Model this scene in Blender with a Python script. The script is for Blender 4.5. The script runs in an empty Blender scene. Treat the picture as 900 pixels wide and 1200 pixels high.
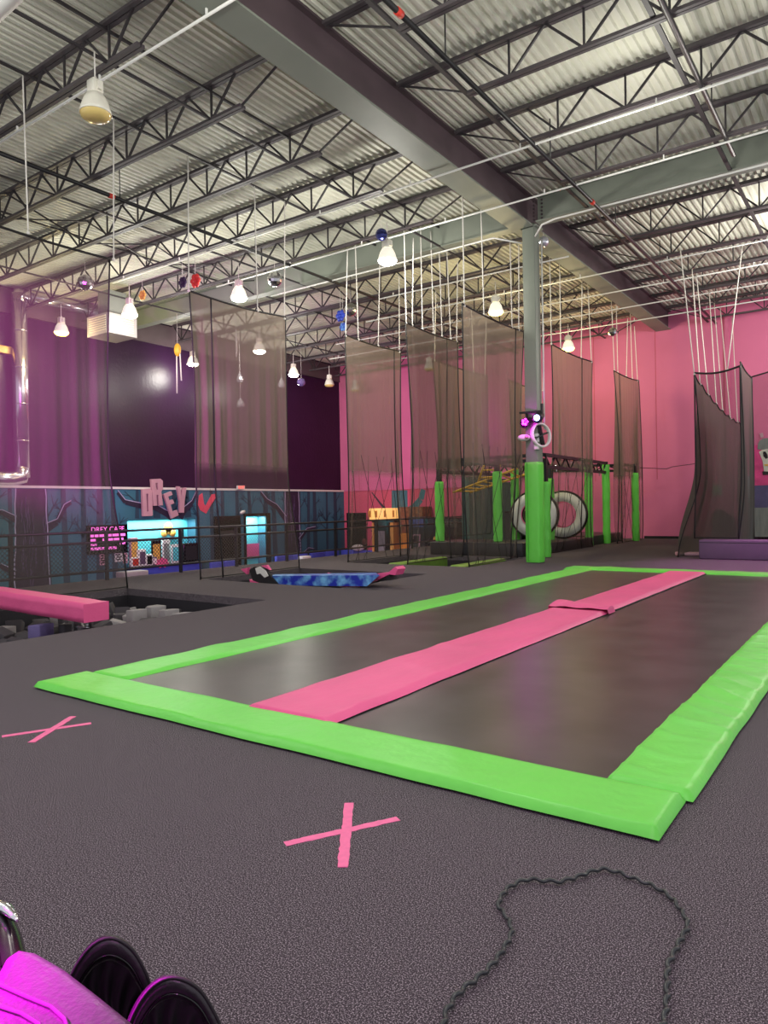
import bpy, bmesh, math, random
from mathutils import Vector, Matrix, noise
random.seed(7)
PI = math.pi
C = bpy.context.scene.collection

# ------------------------------------------------------------------ camera
F, YAW, PIT, ROL, H = 840.55, 0.618665, -0.006529, -0.017603, 1.4
_cy, _sy = math.cos(YAW), math.sin(YAW)
FW = Vector((-_sy*math.cos(PIT), _cy*math.cos(PIT), math.sin(PIT)))
_r0 = Vector((_cy, _sy, 0)); _u0 = _r0.cross(FW)
RT = _r0*math.cos(ROL) + _u0*math.sin(ROL)
UP = -_r0*math.sin(ROL) + _u0*math.cos(ROL)
CAM = Vector((0, 0, H))
def ray(x, y): return RT*((x-450)/F) - UP*((y-600)/F) + FW
def fl(x, y, z=0.0):
    d = ray(x, y); return CAM + d*((z-H)/d.z)
def aY(x, y, Y):
    d = ray(x, y); return CAM + d*(Y/d.y)
def aX(x, y, X):
    d = ray(x, y); return CAM + d*(X/d.x)
cd = bpy.data.cameras.new('camera'); cam = bpy.data.objects.new('camera', cd); C.objects.link(cam)
cd.sensor_fit = 'VERTICAL'; cd.sensor_height = 24.0; cd.lens = 24.0*F/1200
cd.clip_start = 0.05; cd.clip_end = 200
M4 = Matrix((RT, UP, -FW)).transposed().to_4x4(); M4.translation = CAM
cam.matrix_world = M4
sc = bpy.context.scene; sc.camera = cam
sc.view_settings.view_transform = 'Standard'; sc.view_settings.look = 'None'
sc.view_settings.gamma = 1; sc.view_settings.use_curve_mapping = False
sc.view_settings.exposure = 0.25
sc.cycles.transparent_max_bounces = 24
sc.cycles.max_bounces = 8

# ------------------------------------------------------------------ materials
def lin(c):
    c /= 255
    return c/12.92 if c <= .04045 else ((c+.055)/1.055)**2.4
def col(h): return (lin(h[0]), lin(h[1]), lin(h[2]), 1)
def nd(nt, t, **k):
    n = nt.nodes.new(t)
    for a, b in k.items(): setattr(n, a, b)
    return n
def mat(name, rgb, rough=.6, var=.12, scale=6, bump=0, bscale=40, metal=0, spec=.5, rgb2=None, contrast=None, stretch=None):
    """base colour broken up by noise, optional bump"""
    m = bpy.data.materials.new(name); m.use_nodes = True; nt = m.node_tree
    b = nt.nodes['Principled BSDF']; b.inputs['Roughness'].default_value = rough
    b.inputs['Metallic'].default_value = metal; b.inputs['Specular IOR Level'].default_value = spec
    g = nd(nt, 'ShaderNodeNewGeometry')
    vec = g.outputs['Position']
    if stretch:
        mp = nd(nt, 'ShaderNodeMapping'); mp.inputs['Scale'].default_value = stretch
        nt.links.new(vec, mp.inputs['Vector']); vec = mp.outputs['Vector']
    n = nd(nt, 'ShaderNodeTexNoise'); n.inputs['Scale'].default_value = scale; n.inputs['Detail'].default_value = 4
    nt.links.new(vec, n.inputs['Vector'])
    r = nd(nt, 'ShaderNodeValToRGB')
    c = col(rgb)
    lo = tuple(x*(1-var) for x in c[:3])+(1,) if rgb2 is None else c
    hi = tuple(min(1, x*(1+var)) for x in c[:3])+(1,) if rgb2 is None else col(rgb2)
    a, z = contrast or (.3, .7)
    r.color_ramp.elements[0].position = a; r.color_ramp.elements[1].position = z
    r.color_ramp.elements[0].color = lo; r.color_ramp.elements[1].color = hi
    nt.links.new(n.outputs['Fac'], r.inputs['Fac']); nt.links.new(r.outputs['Color'], b.inputs['Base Color'])
    if bump:
        n2 = nd(nt, 'ShaderNodeTexNoise'); n2.inputs['Scale'].default_value = bscale; n2.inputs['Detail'].default_value = 3
        nt.links.new(vec, n2.inputs['Vector'])
        bp = nd(nt, 'ShaderNodeBump'); bp.inputs['Strength'].default_value = bump; bp.inputs['Distance'].default_value = .02
        nt.links.new(n2.outputs['Fac'], bp.inputs['Height']); nt.links.new(bp.outputs['Normal'], b.inputs['Normal'])
    return m
def emit(name, rgb, s):
    m = bpy.data.materials.new(name); m.use_nodes = True; nt = m.node_tree
    b = nt.nodes['Principled BSDF']; b.inputs['Base Color'].default_value = col(rgb)
    b.inputs['Emission Color'].default_value = col(rgb); b.inputs['Emission Strength'].default_value = s
    return m
def sheer(name, rgb, dens, rough=.8, low=None):
    """fine netting: threads and open holes far below the picture's resolution"""
    m = bpy.data.materials.new(name); m.use_nodes = True; nt = m.node_tree
    b = nt.nodes['Principled BSDF']; b.inputs['Base Color'].default_value = col(rgb); b.inputs['Roughness'].default_value = rough
    b.inputs['Specular IOR Level'].default_value = .3
    t = nd(nt, 'ShaderNodeBsdfTransparent'); mx = nd(nt, 'ShaderNodeMixShader')
    g = nd(nt, 'ShaderNodeNewGeometry'); n = nd(nt, 'ShaderNodeTexNoise'); n.inputs['Scale'].default_value = 1.3
    mr = nd(nt, 'ShaderNodeMapRange'); mr.inputs['To Min'].default_value = dens-.05; mr.inputs['To Max'].default_value = dens+.05
    nt.links.new(g.outputs['Position'], n.inputs['Vector']); nt.links.new(n.outputs['Fac'], mr.inputs['Value'])
    if low is None: nt.links.new(mr.outputs['Result'], mx.inputs['Fac'])
    else:                       # finer weave in the upper panel, open weave below the hem
        sp = nd(nt, 'ShaderNodeSeparateXYZ'); nt.links.new(g.outputs['Position'], sp.inputs[0])
        m3 = nd(nt, 'ShaderNodeMapRange'); m3.inputs['From Min'].default_value = 2.2; m3.inputs['From Max'].default_value = 2.4; m3.inputs['To Min'].default_value = low/dens; m3.inputs['To Max'].default_value = 1
        nt.links.new(sp.outputs['Z'], m3.inputs['Value'])
        mu = nd(nt, 'ShaderNodeMath', operation='MULTIPLY'); nt.links.new(mr.outputs['Result'], mu.inputs[0]); nt.links.new(m3.outputs['Result'], mu.inputs[1]); nt.links.new(mu.outputs[0], mx.inputs['Fac'])
    tl = nd(nt, 'ShaderNodeBsdfTranslucent'); tl.inputs[0].default_value = col(rgb); m2 = nd(nt, 'ShaderNodeMixShader'); m2.inputs['Fac'].default_value = .45
    nt.links.new(b.outputs[0], m2.inputs[1]); nt.links.new(tl.outputs[0], m2.inputs[2])
    nt.links.new(t.outputs[0], mx.inputs[1]); nt.links.new(m2.outputs[0], mx.inputs[2])
    nt.links.new(mx.outputs[0], nt.nodes['Material Output'].inputs['Surface'])
    return m
def chainlink(name, rgb, cell, th):
    m = bpy.data.materials.new(name); m.use_nodes = True; nt = m.node_tree
    b = nt.nodes['Principled BSDF']; b.inputs['Base Color'].default_value = col(rgb); b.inputs['Roughness'].default_value = .5
    g = nd(nt, 'ShaderNodeNewGeometry'); s = nd(nt, 'ShaderNodeSeparateXYZ'); nt.links.new(g.outputs['Position'], s.inputs[0])
    def f(op):
        a = nd(nt, 'ShaderNodeMath', operation=op); nt.links.new(s.outputs['Y'], a.inputs[0]); nt.links.new(s.outputs['Z'], a.inputs[1])
        d = nd(nt, 'ShaderNodeMath', operation='DIVIDE'); d.inputs[1].default_value = cell; nt.links.new(a.outputs[0], d.inputs[0])
        r = nd(nt, 'ShaderNodeMath', operation='FRACT'); nt.links.new(d.outputs[0], r.inputs[0])
        l = nd(nt, 'ShaderNodeMath', operation='LESS_THAN'); l.inputs[1].default_value = th; nt.links.new(r.outputs[0], l.inputs[0])
        return l
    mxm = nd(nt, 'ShaderNodeMath', operation='MAXIMUM')
    nt.links.new(f('ADD').outputs[0], mxm.inputs[0]); nt.links.new(f('SUBTRACT').outputs[0], mxm.inputs[1])
    t = nd(nt, 'ShaderNodeBsdfTransparent'); mx = nd(nt, 'ShaderNodeMixShader')
    nt.links.new(mxm.outputs[0], mx.inputs['Fac']); nt.links.new(t.outputs[0], mx.inputs[1]); nt.links.new(b.outputs[0], mx.inputs[2])
    nt.links.new(mx.outputs[0], nt.nodes['Material Output'].inputs['Surface'])
    return m

M = dict(
 carpet=mat('grey speckled carpet', (56,50,55), .95, scale=210, rgb2=(165,156,162), contrast=(.48,.70), spec=.1),
 deck=mat('painted steel roof deck', (212,212,198), .5, .08, 1.2),
 brown=mat('brown primed steel', (80,66,72), .55, .12, 1.5),
 girder=mat('grey green painted steel', (124,130,120), .55, .08, 1),
 joist=mat('dark primed joist steel', (74,68,72), .55, .1, 2),
 web=mat('dark joist web steel', (48,44,48), .55, .1, 2),
 black=mat('black painted steel', (26,25,28), .45, .2, 5),
 pinkwall=mat('pink painted block wall', (214,112,154), .75, .06, .5, bump=.05, bscale=3),
 pinklow=mat('deep pink painted wall', (206,84,112), .7, .07, .7),
 purple=mat('dark purple gloss paint', (40,15,45), .34, .15, .8, bump=.3, bscale=9, spec=.3),
 mural=mat('teal mural paint', (52,108,130), .6, .14, .6),
 muraltree=mat('dusky mural tree paint', (36,62,84), .6, .1, 2),
 bark=mat('dark purple mural bark', (42,30,58), .6, .2, 3, stretch=(1,6,1)),
 white=mat('off white paint', (222,222,216), .5, .05, 3),
 green=mat('lime green vinyl', (104,212,76), .42, .06, 1.5, bump=.4, bscale=7),
 pink=mat('pink vinyl', (228,88,144), .5, .07, 2, bump=.35, bscale=9, stretch=(1,.5,1)),
 bed=mat('black trampoline fabric', (52,49,49), .32, .16, 2.2, bump=.03, bscale=200, rgb2=(72,68,68), contrast=(.35,.7), spec=.46),
 gap=mat('black jump frame skirt', (14,14,15), .8, .1, 3),
 tape=mat('pink tape', (236,110,160), .6, .06, 30, bump=.1, bscale=120),
 cable=mat('black rubber cable', (48,52,54), .35, .1, 10),
 rope=mat('white braided rope', (224,220,214), .7, .1, 60),
 cord=mat('black border cord', (22,20,22), .6, .1, 20),
 conduit=mat('white painted conduit', (226,226,222), .4, .05, 2),
 silver=mat('galvanised duct', (205,206,212), .22, .1, 2, metal=.9),
 chrome=mat('polished metal', (215,215,220), .15, .05, 2, metal=1),
 lampw=mat('white enamel lamp housing', (225,222,210), .35, .05, 5),
 yellow=mat('yellow painted steel', (222,172,52), .45, .1, 8),
 foamg=mat('light grey foam', (150,146,146), .9, .06, 8, bump=.2, bscale=60),
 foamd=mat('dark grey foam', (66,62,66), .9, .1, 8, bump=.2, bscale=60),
 foamp=mat('purple foam', (104,92,140), .9, .1, 8, bump=.2, bscale=60),
 vinylb=mat('black vinyl', (40,39,44), .38, .15, 4, bump=.2, bscale=10),
 leather=mat('black leather', (40,34,40), .33, .12, 12, bump=.12, bscale=90),
 gloss=mat('gloss black plastic', (16,14,16), .16, .1, 3),
 lining=mat('black lining cloth', (28,26,29), .7, .2, 12),
 blue=mat('blue vinyl bench', (66,78,178), .5, .1, 4),
 tiedye=mat('blue tie dye cover', (24,44,170), .55, scale=5, rgb2=(120,190,235), contrast=(.45,.68)),
 cyan=mat('bright cyan paint', (96,214,222), .6, .06, 1),
 paper=mat('white paper', (226,230,226), .7, .04, 6),
 gold=mat('gold paint', (224,176,84), .45, .15, 6),
 orange=mat('orange plastic', (212,140,40), .5, .15, 6),
 darkgreen=mat('dark green board', (42,62,60), .6, .1, 2),
 red=mat('red fitting paint', (196,52,40), .5, .1, 6),
 redpaint=mat('coral mural paint', (226,70,100), .6, .06, 3),
 letters=mat('dusty pink sign face', (196,152,166), .5, .05, 3),
 purplebox=mat('purple grey vinyl block', (98,76,104), .6, .08, 4),
 skull=mat('pale mural grey', (206,206,196), .7, .06, 8),
 muralpink=mat('magenta mural spray', (224,70,140), .7, .25, 3),
 muralblue=mat('slate blue mural paint', (86,82,126), .7, .15, 3),
 muralgrey=mat('grey drape mural paint', (128,134,132), .7, .16, 3, stretch=(6,1,.6)),
 crystal=mat('clear crystal drop', (220,220,230), .08, .05, 5, metal=.6),
 net=sheer('grey safety netting', (132,118,106), .70, low=.2),
 netthin=sheer('thin safety netting', (112,100,98), .42),
 netdark=sheer('black safety netting', (104,102,97), .84),
 nettint=sheer('dark sheer netting', (58,40,48), .34),
 chain=chainlink('black wire mesh', (34,34,38), .085, .2),
 pit=mat('pit lining with painted shade', (34,32,38), .8, .1, 3),  # shade of the unlit pit interior is put into this dark colour
 lampglow=emit('lit lamp glass', (255,246,222), 30),
 lampglowy=emit('warm lit lamp glass', (255,222,90), 16),
 shadeglow=emit('glowing prismatic shade', (240,236,220), .5),
 lampoff=mat('unlit amber lamp glass', (214,190,120), .2, .1, 5),
 magenta=emit('magenta led', (255,40,240), 12),
 blueled=emit('blue white led', (170,180,255), 12),
 exitred=emit('red exit letters', (255,70,50), 1.2),
 menupink=emit('pink lit menu letters', (255,120,225), .9),
)

# ------------------------------------------------------------------ mesh builder
ORG = {}
class MB:
    def __init__(s): s.v = []; s.f = []; s.sm = []
    def quad(s, *p):
        b = len(s.v); s.v += [Vector(q) for q in p]; s.f.append(tuple(range(b, b+len(p)))); s.sm.append(False); return s
    def box(s, a, b):
        x0,x1 = sorted((a[0],b[0])); y0,y1 = sorted((a[1],b[1])); z0,z1 = sorted((a[2],b[2]))
        return s.hexa([(x0,y0,z0),(x1,y0,z0),(x1,y1,z0),(x0,y1,z0),(x0,y0,z1),(x1,y0,z1),(x1,y1,z1),(x0,y1,z1)])
    def hexa(s, p):
        b = len(s.v); s.v += [Vector(q) for q in p]
        for f in ((3,2,1,0),(4,5,6,7),(0,1,5,4),(1,2,6,5),(2,3,7,6),(3,0,4,7)):
            s.f.append(tuple(b+i for i in f)); s.sm.append(False)
        return s
    def obox(s, c, ex, ey, ez):
        c, ex, ey, ez = map(Vector, (c, ex, ey, ez))
        return s.hexa([c-ex-ey-ez, c+ex-ey-ez, c+ex+ey-ez, c-ex+ey-ez, c-ex-ey+ez, c+ex-ey+ez, c+ex+ey+ez, c-ex+ey+ez])
    def rbox(s, c, ex, ey, ez, r):
        """box with chamfered edges"""
        c, ex, ey, ez = map(Vector, (c, ex, ey, ez)); bm = bmesh.new()
        lx, ly, lz = ex.length, ey.length, ez.length
        bmesh.ops.create_cube(bm, size=2)
        for v in bm.verts: v.co = Vector((v.co.x*lx, v.co.y*ly, v.co.z*lz))
        bmesh.ops.bevel(bm, geom=bm.edges[:], offset=r, segments=2, affect='EDGES', profile=.6)
        b = len(s.v); bm.verts.index_update()
        s.v += [c + ex/lx*v.co.x + ey/ly*v.co.y + ez/lz*v.co.z for v in bm.verts]
        for f in bm.faces: s.f.append(tuple(b+v.index for v in f.verts)); s.sm.append(True)
        bm.free(); return s
    def bar(s, p, q, w, h=None, up=(0,0,1)):
        """rectangular bar from p to q"""
        p, q = Vector(p), Vector(q); d = q-p; l = d.length
        if l < 1e-6: return s
        d /= l; u = Vector(up)
        if abs(d.dot(u)) > .95: u = Vector((0,1,0))
        a = d.cross(u).normalized(); u = a.cross(d)
        return s.obox((p+q)/2, d*(l/2), a*(w/2), u*((h or w)/2))
    def tube(s, pts, r, n=8, closed=False, caps=True, rr=None):
        pts = [Vector(p) for p in pts]; N = len(pts); b = len(s.v); prev = None
        for i, p in enumerate(pts):
            if closed: t = pts[(i+1) % N]-pts[i-1]
            else: t = pts[min(i+1, N-1)]-pts[max(i-1, 0)]
            t.normalize()
            if prev is None:
                a = t.cross(Vector((0,0,1)) if abs(t.z) < .9 else Vector((1,0,0))).normalized()
            else:
                a = (prev - t*prev.dot(t)).normalized()
            prev = a; c = t.cross(a); rad = rr[i] if rr else r
            for k in range(n):
                an = 2*PI*k/n; s.v.append(p + (a*math.cos(an)+c*math.sin(an))*rad)
        for i in range(N if closed else N-1):
            j = (i+1) % N
            for k in range(n):
                s.f.append((b+i*n+k, b+i*n+(k+1)%n, b+j*n+(k+1)%n, b+j*n+k)); s.sm.append(True)
        if caps and not closed:
            s.f.append(tuple(b+k for k in range(n))[::-1]); s.sm.append(False)
            s.f.append(tuple(b+(N-1)*n+k for k in range(n))); s.sm.append(False)
        return s
    def lathe(s, c, prof, n=20, axis=(0,0,1)):
        """prof: (radius, height) along axis from c"""
        c = Vector(c); ax = Vector(axis).normalized()
        a = ax.orthogonal().normalized(); d = ax.cross(a); b = len(s.v)
        for r, h in prof:
            for k in range(n):
                an = 2*PI*k/n; s.v.append(c + ax*h + (a*math.cos(an)+d*math.sin(an))*max(r, 1e-4))
        for i in range(len(prof)-1):
            for k in range(n):
                s.f.append((b+i*n+k, b+i*n+(k+1)%n, b+(i+1)*n+(k+1)%n, b+(i+1)*n+k)); s.sm.append(True)
        return s
    def ball(s, c, r, n=12, m=8, sc=(1,1,1)):
        c = Vector(c); b = len(s.v)
        for i in range(m+1):
            t = PI*i/m
            for k in range(n):
                an = 2*PI*k/n
                s.v.append(c+Vector((sc[0]*r*max(math.sin(t),1e-3)*math.cos(an), sc[1]*r*max(math.sin(t),1e-3)*math.sin(an), sc[2]*r*math.cos(t))))
        for i in range(m):
            for k in range(n):
                s.f.append((b+i*n+k, b+(i+1)*n+k, b+(i+1)*n+(k+1)%n, b+i*n+(k+1)%n)); s.sm.append(True)
        return s
    def prism(s, outer, holes, mp, d):
        """extrude a 2-D outline (with holes): mp maps (u, v) to 3-D, d = extrusion vector"""
        bm = bmesh.new(); es = []
        for lp in [outer]+list(holes or []):
            vs = [bm.verts.new(mp(*p)) for p in lp]
            es += [bm.edges.new((vs[i], vs[(i+1) % len(vs)])) for i in range(len(vs))]
        r = bmesh.ops.triangle_fill(bm, use_beauty=True, use_dissolve=False, edges=es)
        d = Vector(d); bm.verts.index_update(); b = len(s.v); n = len(bm.verts)
        s.v += [v.co.copy() for v in bm.verts]; s.v += [v.co+d for v in bm.verts]
        for f in bm.faces:
            s.f.append(tuple(b+v.index for v in f.verts)); s.sm.append(False)
            s.f.append(tuple(b+n+v.index for v in f.verts)[::-1]); s.sm.append(False)
        for e in es:
            i, j = e.verts[0].index, e.verts[1].index
            s.f.append((b+i, b+j, b+n+j, b+n+i)); s.sm.append(False)
        bm.free(); return s
    def grid(s, fn, nu, nv, smooth=True):
        b = len(s.v)
        for i in range(nu+1):
            for j in range(nv+1): s.v.append(Vector(fn(i/nu, j/nv)))
        for i in range(nu):
            for j in range(nv):
                q = b+i*(nv+1)+j; s.f.append((q, q+nv+1, q+nv+2, q+1)); s.sm.append(smooth)
        return s
    def build(s, name, m, parent=None, origin=None, fix=True):
        if parent is not None: o0 = ORG[parent.name]
        elif origin is not None: o0 = Vector(origin)
        else:
            xs = [v.x for v in s.v]; ys = [v.y for v in s.v]; zs = [v.z for v in s.v]
            o0 = Vector(((min(xs)+max(xs))/2, (min(ys)+max(ys))/2, min(zs)))
        me = bpy.data.meshes.new(name); me.from_pydata([v-o0 for v in s.v], [], s.f); me.update()
        me.polygons.foreach_set('use_smooth', s.sm)
        if fix:
            bm = bmesh.new(); bm.from_mesh(me); bmesh.ops.recalc_face_normals(bm, faces=bm.faces); bm.to_mesh(me); bm.free()
        if isinstance(m, str): m = M[m]
        me.materials.append(m)
        o = bpy.data.objects.new(name, me); C.objects.link(o)
        if parent is not None: o.parent = parent
        else: o.location = o0
        ORG[o.name] = o0
        return o
def thing(name, label, cat, loc, group=None):
    o = bpy.data.objects.new(name, None); C.objects.link(o); o.location = loc; o.empty_display_size = .2
    ORG[o.name] = Vector(loc)
    return tag(o, label, cat, group)
def tag(o, label, cat, group=None, kind='thing'):
    o['label'] = label; o['category'] = cat; o['kind'] = kind
    if group: o['group'] = group
    return o
def struct(o, label=None, cat=None):
    o['kind'] = 'structure'
    if label: o['label'] = label; o['category'] = cat
    return o
def lab(o, t): o['label'] = t; return o
def dup(root, loc, label, group=None):
    r = root.copy(); C.objects.link(r); r.location = loc; r['label'] = label
    if group: r['group'] = group
    ORG[r.name] = Vector(loc)
    for ch in list(root.children):
        c = ch.copy(); C.objects.link(c); c.parent = r
        for g in list(ch.children):
            d = g.copy(); C.objects.link(d); d.parent = c
    return r
ORD = 'first second third fourth fifth sixth seventh eighth ninth tenth eleventh twelfth thirteenth fourteenth fifteenth sixteenth'.split()
def lerp(a, b, t): return a+(b-a)*t

# ================================================================== SETTING
XL, YF, ZD = -23.2, 28.8, 8.72          # upper left wall, far wall, underside of deck
XR, YB = 3.0, -3.0
PX = -13.45                             # edge of the raised platform
LOW = -1.25                             # lobby floor
pits = [(-11.45, -7.92, 1.5, 7.95), (-11.45, -7.92, 9.75, 12.62), (-11.45, -7.92, 14.45, 17.55)]
f = MB()
def slab(x0, x1, y0, y1): f.box((x0, y0, -.12), (x1, y1, 0))
slab(-7.92, XR, YB, YF); slab(PX, -11.45, YB, YF)
ys = [YB]
for p in pits: ys += [p[2], p[3]]
ys.append(YF)
for i in range(0, len(ys), 2): slab(-11.45, -7.92, ys[i], ys[i+1])
f.box((PX-.04, YB, LOW), (PX, YF, 0))    # platform edge
fo = struct(f.build('floor', 'carpet'))
f = MB()
for (x0, x1, y0, y1) in pits:            # pit linings
    zb = -.9
    f.box((x0-.05, y0-.05, zb-.1), (x1+.05, y1+.05, zb))
    f.box((x0-.06, y0-.06, zb), (x0, y1+.06, -.12)); f.box((x1, y0-.06, zb), (x1+.06, y1+.06, -.12))
    f.box((x0, y0-.06, zb), (x1, y0, -.12)); f.box((x0, y1, zb), (x1, y1+.06, -.12))
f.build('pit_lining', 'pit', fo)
g = MB(); g.box((XL, YB, LOW-.1), (PX-.04, YF, LOW)); struct(g.build('floor_lobby', 'carpet'))

# roof deck: real ribs running away from the camera
dk = MB(); pitch = .152; x = XL-.2; prof = []
while x < XR+3:
    prof += [(x, ZD), (x+.055, ZD), (x+.075, ZD+.05), (x+.132, ZD+.05)]; x += pitch
for (a, b) in zip(prof[:-1], prof[1:]):
    dk.quad((a[0], 2, a[1]), (b[0], 2, b[1]), (b[0], YF+.3, b[1]), (a[0], YF+.3, a[1]))
struct(dk.build('ceiling', 'deck', fix=False))
tp = MB(); tp.box((XL-.3, 2, ZD+.06), (XR+3, YF+.3, ZD+.12)); struct(tp.build('ceiling_roof', 'deck'))

w = MB(); w.box((XL-.2, YB, LOW), (XL, YF+.2, ZD)); struct(w.build('wall_left', 'purple'))
w = MB(); w.box((XL-.2, YF, LOW), (XR+3, YF+.2, ZD))
wf = struct(w.build('wall_far', 'pinkwall'))
s_ = MB()
for k in range(12):
    x = -22.0+k*2.42; s_.box((x-.012, YF-.006, 2.3), (x+.012, YF+.01, ZD-.1))
M['seam'] = mat('darker pink seam paint', (190,82,108), .8, .05, 2)  # darker pink for the panel seam lines
s_.build('panel_seam', 'seam', wf)
w = MB(); w.box((-5.0, YF-.05, 2.2), (-4.86, YF, 8.3)); w.build('wall_rib', 'pinkwall', wf)
b = MB(); b.box((-8.0, YF-.03, 0), (-5.5, YF, .1)); b.box((-5.5, YF-.03, 0), (XR, YF, .1)); struct(b.build('baseboard_far', 'gap'))

# low lobby walls in front of both
MX = -22.65
WY0, WY1, WZ0, WZ1 = 15.77, 18.88, -.62, 1.10       # cafe hatch
DY0, DY1, DZ1 = 21.58, 22.78, 1.12                  # lit doorway
w = MB()
def mw(y0, y1, z0, z1): w.box((XL, y0, z0), (MX, y1, z1))
mw(4, WY0, LOW, 2.22); mw(WY0, WY1, WZ1, 2.22); mw(WY0, WY1, LOW, WZ0); mw(WY1, DY0, LOW, 2.22)
mw(DY0, DY1, DZ1, 2.22); mw(DY1, YF, LOW, 2.22)
ml = struct(w.build('wall_lobby', 'mural'))
w = MB(); w.box((XL, 4, 2.22), (MX+.04, YF-.45, 2.30)); struct(w.build('trim_1', 'white'))
w = MB(); w.box((MX, YF-.45, LOW), (-13.6, YF, 2.24)); wl = struct(w.build('wall_lobby_far', 'pinklow'))
w = MB(); w.box((MX, YF-.5, 2.24), (-13.6, YF, 2.28)); struct(w.build('trim_2', 'pinkwall'))
w = MB(); w.box((XL, WY0, WZ0), (XL+.05, WY1, WZ1)); w.box((XL, DY0, LOW), (XL+.05, DY1, DZ1))
struct(w.build('wall_cafe', 'cyan'))

# ---- mural painting on the lobby wall (paint, part of the wall)
def mp_m(u, v): return Vector((MX+.004, u, v))
def limb(mb, pts, ws, x=MX):
    """a painted limb: tapered ribbon with a few millimetres of paint"""
    for i in range(len(pts)-1):
        (a, b_), (c, d) = pts[i], pts[i+1]; t = Vector((c-a, d-b_)); n = Vector((-t.y, t.x)).normalized()
        w0, w1 = ws[i]/2, ws[i+1]/2
        q = [(a+n.x*w0, b_+n.y*w0), (a-n.x*w0, b_-n.y*w0), (c-n.x*w1, d-n.y*w1), (c+n.x*w1, d+n.y*w1)]
        mb.hexa([(x, *p) for p in q]+[(x+.006, *p) for p in q])
def twig(mb, y, z, ang, l, w0, depth, x):
    y2, z2 = y+math.cos(ang)*l, z+math.sin(ang)*l
    if z2 > 2.2: return
    limb(mb, [(y, z), (y2, z2)], [w0, w0*.5], x)
    if depth:
        for sgn in (-1, 1):
            twig(mb, lerp(y, y2, .6), lerp(z, z2, .6), ang+sgn*random.uniform(.4, .8), l*.55, w0*.55, depth-1, x)
skip = [(15.6, 19.0), (21.4, 22.9)]
yy = 4.6; k = 0
while yy < 28.2:
    inside = any(a < yy < b for a, b in skip)
    t = MB(); wdt = random.choice((.14, .2, .26)); z0 = 1.15 if inside else LOW
    xo = MX+.001*(k % 3)
    lean = random.uniform(-.1, .1)
    limb(t, [(yy, z0), (yy+lean*.5, .7 if not inside else 1.6), (yy+lean, 2.2)], [wdt*1.2, wdt, wdt*.85], xo)
    for q in range(4):
        zz = random.uniform(.2 if not inside else 1.3, 1.9); sg = random.choice((-1, 1))
        if any(a < yy+sg*.5 < b for a, b in skip) and zz < 1.4: continue
        twig(t, yy, zz, PI/2+sg*random.uniform(.5, 1.0), random.uniform(.4, .75), .055, 1, xo)
    t.build('painted_tree', 'muraltree', ml); yy += random.uniform(.5, .95); k += 1
M['outline'] = mat('pale lilac mural outline', (176,168,205), .6, .1, 8)
M['barkline'] = mat('lilac bark stroke', (96,74,122), .6, .2, 8)
def bigtree(y0, y1, limbs):
    t = MB(); X0 = MX+.012
    t.hexa([(X0,y0-.08,LOW),(X0,y1+.08,LOW),(X0,y1,2.2),(X0,y0,2.2),(X0+.006,y0-.08,LOW),(X0+.006,y1+.08,LOW),(X0+.006,y1,2.2),(X0+.006,y0,2.2)])
    for pts, ws in limbs: limb(t, pts, ws, X0)
    tr = t.build('painted_trunk', 'bark', ml)
    o = MB(); l = MB()
    for ye, s in ((y0, -1), (y1, 1)):
        pts = [(ye+s*.08*(1-i/14)+random.uniform(-.02,.02), lerp(LOW, 2.2, i/14)) for i in range(15)]
        limb(o, pts, [.035]*15, X0+.006)
    for pts, ws in limbs:
        pp = [(a, b_+w_*.55) for (a, b_), w_ in zip(pts, ws)]; limb(o, pp, [.025]*len(pp), X0+.006)
    for i in range(int((y1-y0)*26)):
        y = random.uniform(y0+.04, y1-.04); z = random.uniform(LOW+.1, 1.4); pts = []
        for j in range(5): pts.append((min(max(y+random.uniform(-.03, .03), y0), y1), z+j*.17))
        limb(l, [p for p in pts if p[1] < 2.18], [.016]*5, X0+.006)
    o.build('painted_outline', 'outline', tr); l.build('painted_bark_stroke', 'barkline', tr)
bigtree(11.72, 12.72, [([(12.7,.9),(13.1,1.1),(13.35,1.6),(13.6,1.75)], [.3,.2,.16,.12]), ([(11.75,1.2),(11.3,1.45),(10.8,1.4)], [.22,.16,.12]),
                       ([(11.7,-.5),(11.2,-.2),(10.7,-.25)], [.2,.14,.1])])
bigtree(24.05, 24.95, [([(24.1,.9),(23.5,1.5),(22.9,1.75),(22.5,2.15)], [.3,.22,.2,.12]), ([(24.9,-.1),(25.5,.4),(26.1,.5)], [.2,.14,.08]), ([(24.9,-.9),(25.6,-.5),(26.0,-.55)],[.16,.1,.06])])
t = MB(); o_ = MB()
for pts, ws in (([(15.4,2.1),(15.7,1.75),(16.4,1.6),(17.0,1.55),(17.5,1.3),(17.75,1.15)], [.14,.16,.2,.22,.24,.3]), ([(18.1,1.15),(18.3,1.4),(18.7,1.7),(18.95,2.15)], [.32,.26,.18,.1])):
    limb(t, pts, ws, MX+.012); limb(o_, [(a, b_+w_*.55) for (a, b_), w_ in zip(pts, ws)], [.028]*len(pts), MX+.014)
t.build('painted_branch', 'bark', ml); o_.build('painted_branch_edge', 'outline', ml)
def z3(x, y): return (150+x/8.18, 550+y/8.18)
hp = [(670,340),(680,250),(712,225),(728,330),(742,350),(800,240),(835,235),(842,268),(790,350),(748,425),(692,392)]
MB().prism(hp, [], lambda u, v: aX(*z3(u, v), MX+.004), (.01, 0, 0)).build('painted_leaf', 'redpaint', ml)
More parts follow.
